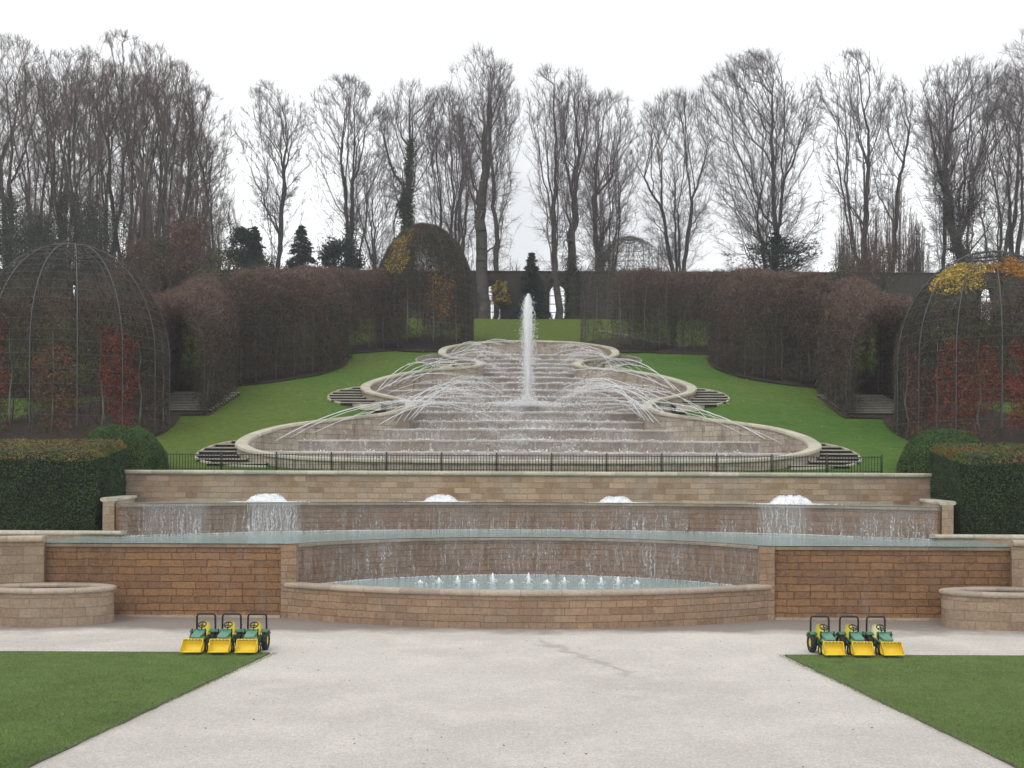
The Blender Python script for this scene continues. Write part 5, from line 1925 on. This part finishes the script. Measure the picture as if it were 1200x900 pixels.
def leafy_shrub(name, xp, D, x_half, y_top, y_bot, label, seed, mat, n, size, base=None, group=None, spiky=False, twigs=True, cat="shrub"):
    rng = np.random.default_rng(seed)
    zb_, zt_ = pz(y_bot, D), pz(y_top, D)
    W = x_half / F * D
    t = empty(name, (px(xp, D), D, zb_))
    tag(t, label, cat, group)
    Hh = zt_ - zb_
    K = 26
    ca = rng.uniform(0, 2 * np.pi, K); ch = rng.uniform(0.1, 0.95, K)
    cr = W * np.sqrt(np.clip(1 - ch ** 1.6, 0.05, 1)) * rng.uniform(0.35, 0.95, K)
    Cc = np.stack([cr * np.cos(ca), cr * np.sin(ca), ch * Hh], 1)
    k = rng.integers(0, K, n)
    P = Cc[k] + rng.normal(0, 1, (n, 3)) * W * 0.17
    P[:, 2] = P[:, 2].clip(0.02, Hh * 1.04)
    V, Q = leaves(P, rng.normal(size=(n, 3)) + np.array([0, 0, 0.5]), size, rng)
    obj("foliage", fast_mesh("foliage", V, Q), mat, t)
    mb = MB()
    for c in Cc:
        tube_path(mb, [(0, 0, -0.5), tuple(c * np.array([0.45, 0.45, 0.5])), tuple(c)], [0.06, 0.04, 0.012], 5)
    if twigs:
        q0 = Cc[rng.integers(0, K, 500)] + rng.normal(0, W * 0.12, (500, 3))
        V, Q = tubes(q0, q0 + unit(rng.normal(size=(500, 3)) + np.array([0, 0, 0.8])) * 0.6, 0.012, 0.004, 3)
        mb.add(V, Q=Q)
    mb.build("stems", M['bark'], t)
    return t


leafy_shrub("beech_shrub", 218, 92.5 - 3, 34, 262, 332, "rusty brown beech shrub above the left tunnel", 401, M['rust'], 3000, 0.16)
leafy_shrub("beech_shrub", 190, 90, 30, 280, 338, "dull brown beech shrub just left of the rusty one", 402, M['olive'], 2400, 0.16)
leafy_shrub("beech_shrub", 1030, 88, 42, 290, 345, "brown twiggy shrub between the right tunnels and the dome", 403, M['rust'], 900, 0.14)
leafy_shrub("beech_shrub", 252, 89, 34, 296, 350, "olive brown shrub before the wall, right of the rusty shrub", 409, M['olive'], 3600, 0.15)
leafy_shrub("beech_shrub", 160, 89, 34, 285, 350, "reddish brown shrub over the right shoulder of the left wire dome", 410, M['rust'], 1500, 0.15)
leafy_shrub("beech_shrub", 308, 90, 30, 304, 350, "low dull green shrub before the wall under the slender tree", 411, M['ivy'], 3600, 0.15)
leafy_shrub("beech_shrub", 985, 89, 34, 300, 350, "dull brown shrub behind the gap between the right tunnels", 412, M['olive'], 2200, 0.14)
leafy_shrub("yellow_shrub", 585, 90.5, 12, 330, 356, "small yellow leaved shrub before the garden wall left of the plume", 404, M['yellow'], 1500, 0.17)
leafy_shrub("laurel_bush", 285, 96, 24, 272, 330, "dark evergreen bush under the slender tree, on its left", 405, M['conifer'], 6000, 0.2)
leafy_shrub("laurel_bush", 395, 97, 30, 282, 335, "dark evergreen bush at the foot of the V shaped tree", 406, M['conifer'], 6000, 0.2)
leafy_shrub("laurel_bush", 30, 93, 70, 255, 345, "dark green undergrowth bush at the left edge below the wood", 407, M['ivy'], 14000, 0.13)
leafy_shrub("laurel_bush", 120, 94, 50, 250, 340, "dark green undergrowth bush behind the left wire dome", 408, M['ivy'], 10000, 0.13)
for i, xp in enumerate((462, 536, 600, 735, 765)):
    tt_ = upright_shrub(xp, 99 + i, 262 if i != 2 else 300, 46, 18.0, ("fine scrub twigs behind the yellow leaved dome", "fine scrub twigs left of the tallest tree", "fine low scrub twigs behind the conifer",
                        "fine scrub twigs behind the bare dome", "fine scrub twigs right of the bare dome")[i], 340 + i, M['twigs'], 26, "low scrub behind the garden wall", "scrub_bush")


def conifer(xp, D, y_top, y_bot, half_px, label, seed, droop=0.25, tiers=22, spread=1.0, base_z=None, flat_top=False):
    rng = np.random.default_rng(seed)
    zb_ = pz(y_bot, D) if base_z is None else base_z
    Ht = pz(y_top, D) - zb_
    W = half_px / F * D
    t = empty("conifer", (px(xp, D), D, zb_))
    tag(t, label, "tree", "dark evergreens by the garden wall")
    tr = MB(); tube_path(tr, [(0, 0, -0.5), (0.03, 0, Ht * 0.5), (0, 0, Ht * 0.98)], [0.16, 0.09, 0.02], 7)
    Vs = MB()
    for i in range(tiers):
        f = (i + 0.3) / tiers
        if flat_top:
            L0 = W * (0.75 + 0.35 * math.sin(f * 5) ) * (1 - f ** 2.5)
        else:
            L0 = W * (1 - f) ** 0.8 + 0.08
        for k in range(7):
            a = rng.uniform(0, 2 * np.pi); L = L0 * rng.uniform(0.65, 1.1)
            z0_ = Ht * f * 0.97
            m_ = int(34 + 60 * L / W)
            u = rng.uniform(0.1, 1, m_)
            rise = 0.35 * L * u if flat_top else -droop * L * u ** 2
            C = np.stack([L * u * math.cos(a), L * u * math.sin(a), z0_ + rise], 1)
            C += rng.normal(0, 1, C.shape) * (0.05 + 0.13 * L * (1 - u[:, None] * 0.7))  * np.array([1, 1, 0.6])
            dd = np.array([math.cos(a), math.sin(a), 0.35 if flat_top else -0.1]) + rng.normal(0, 0.5, C.shape)
            V, Q = slivers(C, dd, rng.uniform(0.2, 0.45, m_), rng.uniform(0.05, 0.12, m_), rng)
            Vs.add(V, Q=Q)
            tube_path(tr, [(0, 0, z0_), (L * 0.8 * math.cos(a), L * 0.8 * math.sin(a), z0_ + (0.35 * L * 0.8 if flat_top else -droop * L * 0.64))], [0.03, 0.008], 4)
    Vs.build("foliage", M['conifer'], t)
    tr.build("trunk", M['bark'], t)


conifer(352, 97, 262, 345, 32, "dark pointed conifer between the slender tree and the V shaped tree", 501)
conifer(622, 89.5, 293, 374, 25, "dark conifer standing directly behind the fountain plume", 502)
conifer(908, 95, 268, 338, 60, "dark spreading yew with ragged branch tips against the sky", 503, flat_top=True, tiers=14)
conifer(298, 95, 264, 340, 20, "short dark conifer left of the slender tree's trunk", 504)

# ------------------------------------------------------------------ ride-on toy tractors
M['t_green'] = plain("green toy plastic", (0.028, 0.16, 0.062), 0.32, 0.06, 8, spec=0.5)
M['t_hood'] = plain("green hood with sky sheen", (0.085, 0.25, 0.17), 0.3, 0.08, 8, spec=0.5)  # sky reflection painted in: paler than the body green
M['t_yellow'] = plain("yellow toy plastic", (0.80, 0.58, 0.025), 0.38, 0.06, 8, spec=0.5)
M['t_seat'] = plain("yellow seat plastic", (0.66, 0.56, 0.06), 0.45, 0.08, 8, spec=0.4)
M['t_seat_pale'] = plain("sun faded seat plastic", (0.74, 0.70, 0.36), 0.45, 0.08, 8, spec=0.4)
M['t_black'] = plain("black toy plastic", (0.014, 0.015, 0.016), 0.45, 0.1, 8, spec=0.4)
M['t_tyre'] = plain("dusty black tyre", (0.025, 0.027, 0.027), 0.7, 0.3, 12)


def bm_obj(name, bm, mat, parent, bevel=0.0, smooth=True):
    if bevel:
        bmesh.ops.bevel(bm, geom=list(bm.edges), offset=bevel, segments=2, affect='EDGES', profile=0.6)
    bmesh.ops.recalc_face_normals(bm, faces=bm.faces)
    me = bpy.data.meshes.new(name)
    bm.to_mesh(me); bm.free()
    if smooth:
        for p_ in me.polygons: p_.use_smooth = False
    return obj(name, me, mat, parent)


def prism_bm(sections):
    """loft of rectangles: (y, x_half, z0, z1)"""
    bm = bmesh.new()
    rings = []
    for y, xh, z0_, z1_ in sections:
        rings.append([bm.verts.new(v) for v in ((-xh, y, z0_), (xh, y, z0_), (xh, y, z1_), (-xh, y, z1_))])
    for a, b_ in zip(rings[:-1], rings[1:]):
        for k in range(4):
            bm.faces.new((a[k], a[(k + 1) % 4], b_[(k + 1) % 4], b_[k]))
    bm.faces.new(rings[0][::-1]); bm.faces.new(rings[-1])
    return bm


def wheel(parent, x, y, r, w, tread):
    V, Q = [], []
    prof = [(-w / 2 * 0.55, r * 0.5), (-w / 2, r * 0.62), (-w / 2, r * 0.9), (-w / 2 * 0.7, r), (w / 2 * 0.7, r), (w / 2, r * 0.9), (w / 2, r * 0.62), (w / 2 * 0.55, r * 0.5)]
    ns = 36
    for i in range(ns):
        a = 2 * math.pi * i / ns
        for px_, pr in prof:
            rr = pr * (1.0 + (0.045 if (i % 3 == 0 and pr > 0.85 * r) else 0.0))
            V.append((px_, rr * math.cos(a), rr * math.sin(a)))
    k = len(prof)
    Q = [[i * k + j, ((i + 1) % ns) * k + j, ((i + 1) % ns) * k + j + 1, i * k + j + 1] for i in range(ns) for j in range(k - 1)]
    mb = MB(); mb.add(V, Q=Q)
    wobj = obj("wheel", mb.mesh("wheel"), M['t_tyre'], parent, (x, y, r * 1.03))
    # rim disc
    mb = MB()
    tube_path(mb, [(-w * 0.34, 0, 0), (-w * 0.30, 0, 0), (w * 0.30, 0, 0), (w * 0.34, 0, 0)], [r * 0.42, r * 0.55, r * 0.55, r * 0.42], 20)
    mb.build("rim", M['t_yellow'], wobj)
    return wobj


def make_tractor(X, D, label, group, seat='t_seat'):
    t = empty("toy_tractor", (X, D, 0.0), R(((X * 37.7) % 5) - 2.5))
    tag(t, label, "toy tractor", group)
    for s in (-1, 1):
        wheel(t, s * 0.205, 0.27, 0.195, 0.115, True)
        wheel(t, s * 0.155, -0.20, 0.115, 0.075, True)
    bm_obj("chassis", prism_bm([(-0.30, 0.085, 0.12, 0.24), (0.05, 0.095, 0.12, 0.26), (0.36, 0.11, 0.15, 0.30)]), M['t_black'], t, 0.012)
    bm_obj("hood", prism_bm([(-0.36, 0.085, 0.235, 0.36), (-0.33, 0.105, 0.235, 0.385), (-0.10, 0.112, 0.245, 0.425), (0.04, 0.112, 0.255, 0.44)]), M['t_hood'], t, 0.018)
    g = bm_obj("grille", prism_bm([(-0.372, 0.07, 0.25, 0.335), (-0.355, 0.078, 0.245, 0.345)]), M['t_black'], t, 0.004)
    for s in (-1, 1):
        bm = prism_bm([(-0.30, 0.004, 0.29, 0.325), (0.02, 0.004, 0.30, 0.345)])
        bmesh.ops.translate(bm, verts=bm.verts, vec=(s * 0.1165, 0, 0))
        bm_obj("stripe", bm, M['t_yellow'], t, 0)
    bm_obj("dashboard", prism_bm([(0.045, 0.10, 0.26, 0.465), (0.10, 0.095, 0.26, 0.44)]), M['t_green'], t, 0.015)
    # floor and fenders
    bm_obj("footwell", prism_bm([(0.05, 0.15, 0.2, 0.225), (0.30, 0.15, 0.25, 0.285)]), M['t_green'], t, 0.008)
    for s in (-1, 1):
        V = []
        for a in np.linspace(55, 150, 13):
            for x in (0.125, 0.27):
                for rr in (0.215, 0.232):
                    V.append((s * x, 0.27 - rr * math.cos(R(a)), 0.20 + rr * math.sin(R(a))))
        Q = []
        for i in range(12):
            a, b_ = 4 * i, 4 * (i + 1)
            Q += [[a, a + 2, b_ + 2, b_], [a + 1, b_ + 1, b_ + 3, a + 3], [a, b_, b_ + 1, a + 1], [a + 2, a + 3, b_ + 3, b_ + 2]]
        Q += [[0, 1, 3, 2], [48, 50, 51, 49]]
        mb = MB(); mb.add(V, Q=Q); mb.build("fender", M['t_green'], t)
    # seat
    bm = prism_bm([(0.14, 0.085, 0.30, 0.335), (0.20, 0.10, 0.29, 0.325), (0.32, 0.10, 0.29, 0.335)])
    st = bm_obj("seat", bm, M[seat], t, 0.012)
    V = []
    nu, nv = 11, 8
    for i in range(nu):
        for j in range(nv):
            u, v = i / (nu - 1) * 2 - 1, j / (nv - 1)
            wv = 0.105 * (1 - 0.28 * max(0, v - 0.55) ** 1.2 / 0.45)
            z = 0.315 + 0.255 * v - 0.03 * u * u * v
            V.append((wv * u, 0.325 + 0.075 * v - 0.05 * u * u, z))
    n0 = len(V)
    V += [(x, y + 0.03, z) for x, y, z in V]
    Q = [list(q) for q in grid_quads(nu, nv)] + [[a + n0 for a in q[::-1]] for q in grid_quads(nu, nv)]
    edge = [i * nv for i in range(nu)] + [(nu - 1) * nv + j for j in range(1, nv)] + [i * nv + nv - 1 for i in range(nu - 2, -1, -1)] + [j for j in range(nv - 2, 0, -1)]
    for a, b_ in zip(edge, edge[1:] + edge[:1]):
        Q.append([a, b_, b_ + n0, a + n0])
    mb = MB(); mb.add(V, Q=Q); mb.build("backrest", M[seat], t, smooth=False)
    # steering wheel
    an = np.linspace(0, 2 * math.pi, 25)
    ce, tilt = np.array([0, 0.115, 0.545]), R(35)
    def sw(r, a): return ce + np.array([r * math.cos(a), r * math.sin(a) * math.cos(tilt), r * math.sin(a) * -math.sin(tilt) * -1])
    mb = MB(); tube_path(mb, [sw(0.082, a) for a in an], 0.0125, 6)
    for a in (R(90), R(210), R(330)):
        tube_path(mb, [ce, sw(0.08, a)], 0.010, 5)
    wh = mb.build("steering_wheel", M['t_black'], t)
    mb = MB(); tube_path(mb, [(0, 0.06, 0.42), tuple(ce)], 0.014, 6); mb.build("steering_column", M['t_black'], t)
    # roll bar
    pts = [(-0.195, 0.40, 0.24), (-0.195, 0.40, 0.50), (-0.192, 0.40, 0.68), (-0.175, 0.40, 0.722), (-0.14, 0.40, 0.735), (0.14, 0.40, 0.735), (0.175, 0.40, 0.722), (0.192, 0.40, 0.68), (0.195, 0.40, 0.50), (0.195, 0.40, 0.24)]
    mb = MB(); tube_path(mb, pts, 0.021, 8); mb.build("roll_bar", M['t_black'], t)
    # exhaust / loader levers
    mb = MB(); tube_path(mb, [(-0.135, -0.12, 0.25), (-0.135, -0.12, 0.47), (-0.135, -0.115, 0.50)], [0.013, 0.013, 0.009], 7); mb.build("lever", M['t_black'], t)
    mb = MB(); tube_path(mb, [(0.135, -0.12, 0.25), (0.135, -0.12, 0.47), (0.135, -0.115, 0.50)], [0.013, 0.013, 0.009], 7); mb.build("lever", M['t_black'], t)
    # loader arms
    for s in (-1, 1):
        mb = MB()
        for p0, p1 in (((0.138, 0.06, 0.30), (0.138, -0.30, 0.29)), ((0.138, -0.30, 0.29), (0.138, -0.428, 0.2))):
            a, b_ = np.array(p0), np.array(p1)
            a[0] *= s; b_[0] *= s
            tube_path(mb, [a, (a + b_) / 2, b_], 0.02, 4)
        mb.build("loader_arm", M['t_green'], t)
    # bucket: scoop open to the front
    bw = 0.195
    prof = [(-0.66, 0.10), (-0.50, 0.105), (-0.455, 0.14), (-0.45, 0.24), (-0.485, 0.325)]
    th = 0.014
    V, Q = [], []
    for y, z in prof:
        for sx in (-1, 1):
            V.append((sx * bw, y, z))
    inner = len(V)
    for (y, z), (dy, dz) in zip(prof, [(0.0, -th), (0.004, -th), (th, -th * 0.5), (th, 0), (th, 0.004)]):
        for sx in (-1, 1):
            V.append((sx * bw, y + dy, z + dz))
    for i in range(len(prof) - 1):
        Q.append([2 * i, 2 * i + 2, 2 * i + 3, 2 * i + 1])
        Q.append([inner + 2 * i, inner + 2 * i + 1, inner + 2 * i + 3, inner + 2 * i + 2])
    e = 2 * len(prof) - 2
    Q += [[0, 1, inner + 1, inner], [e, inner + e, inner + e + 1, e + 1]]
    mb = MB(); mb.add(V, Q=Q)
    bk = None
    for sx in (-1, 1):
        x0_, x1_ = sx * bw, sx * (bw + th)
        poly = [(-0.66, 0.088), (-0.498, 0.09), (-0.44, 0.132), (-0.434, 0.242), (-0.47, 0.329), (-0.505, 0.328)]
        W = [(x0_, y, z) for y, z in poly] + [(x1_, y, z) for y, z in poly]
        n_ = len(poly)
        T_ = [[0, j, j + 1] for j in range(1, n_ - 1)] + [[n_, n_ + j + 1, n_ + j] for j in range(1, n_ - 1)]
        mb.add(W, Q=[[j, (j + 1) % n_, n_ + (j + 1) % n_, n_ + j] for j in range(n_)], T=T_)
    # thick rounded upper lip
    tube_path(mb, [(-bw - 0.01, -0.488, 0.325), (bw + 0.01, -0.488, 0.325)], 0.017, 8)
    tube_path(mb, [(-bw - 0.01, -0.66, 0.096), (bw + 0.01, -0.66, 0.096)], 0.012, 8)
    bk = mb.build("bucket", M['t_yellow'], t)
    for q in range(5):
        b2 = MB(); xq = -0.14 + 0.07 * q
        b2.box(xq - 0.011, xq + 0.011, -0.512, -0.498, 0.315, 0.331)
        b2.build("slot", M['t_black'], bk)
    return t


GL = "ride-on toy tractors parked on the left"
GR = "ride-on toy tractors parked on the right"
DT = 21.3
make_tractor(px(225.5, 20.75), DT, "green toy tractor with yellow bucket, leftmost of the three on the left", GL)
make_tractor(px(257, 20.75), DT, "green toy tractor with yellow bucket, middle of the three on the left", GL)
make_tractor(px(288.5, 20.75), DT, "green toy tractor with yellow bucket, nearest the round basin on the left", GL)
make_tractor(px(977.5, 20.75), DT, "green toy tractor with yellow bucket, nearest the round basin on the right", GR)
make_tractor(px(1012.5, 20.75), DT, "green toy tractor with yellow bucket, middle of the three on the right", GR)
make_tractor(px(1046, 20.75), DT, "green toy tractor with faded pale seat, rightmost of the three on the right", GR, 't_seat_pale')

# haze volume added to lift the blacks and soften contrast
mz, nt, b = newmat("haze")
nt.nodes.remove(b)
pv = nt.nodes.new("ShaderNodeVolumePrincipled")
pv.inputs["Color"].default_value = (0.93, 0.94, 1.0, 1)
pv.inputs["Density"].default_value = 0.0007
nt.links.new(pv.outputs[0], nt.nodes["Material Output"].inputs["Volume"])
mb = MB(); mb.box(-420, 420, -210, 340, -1.5, 60)
tag(mb.build("haze", mz), "thin pale haze added to soften contrast", "haze", kind="stuff")
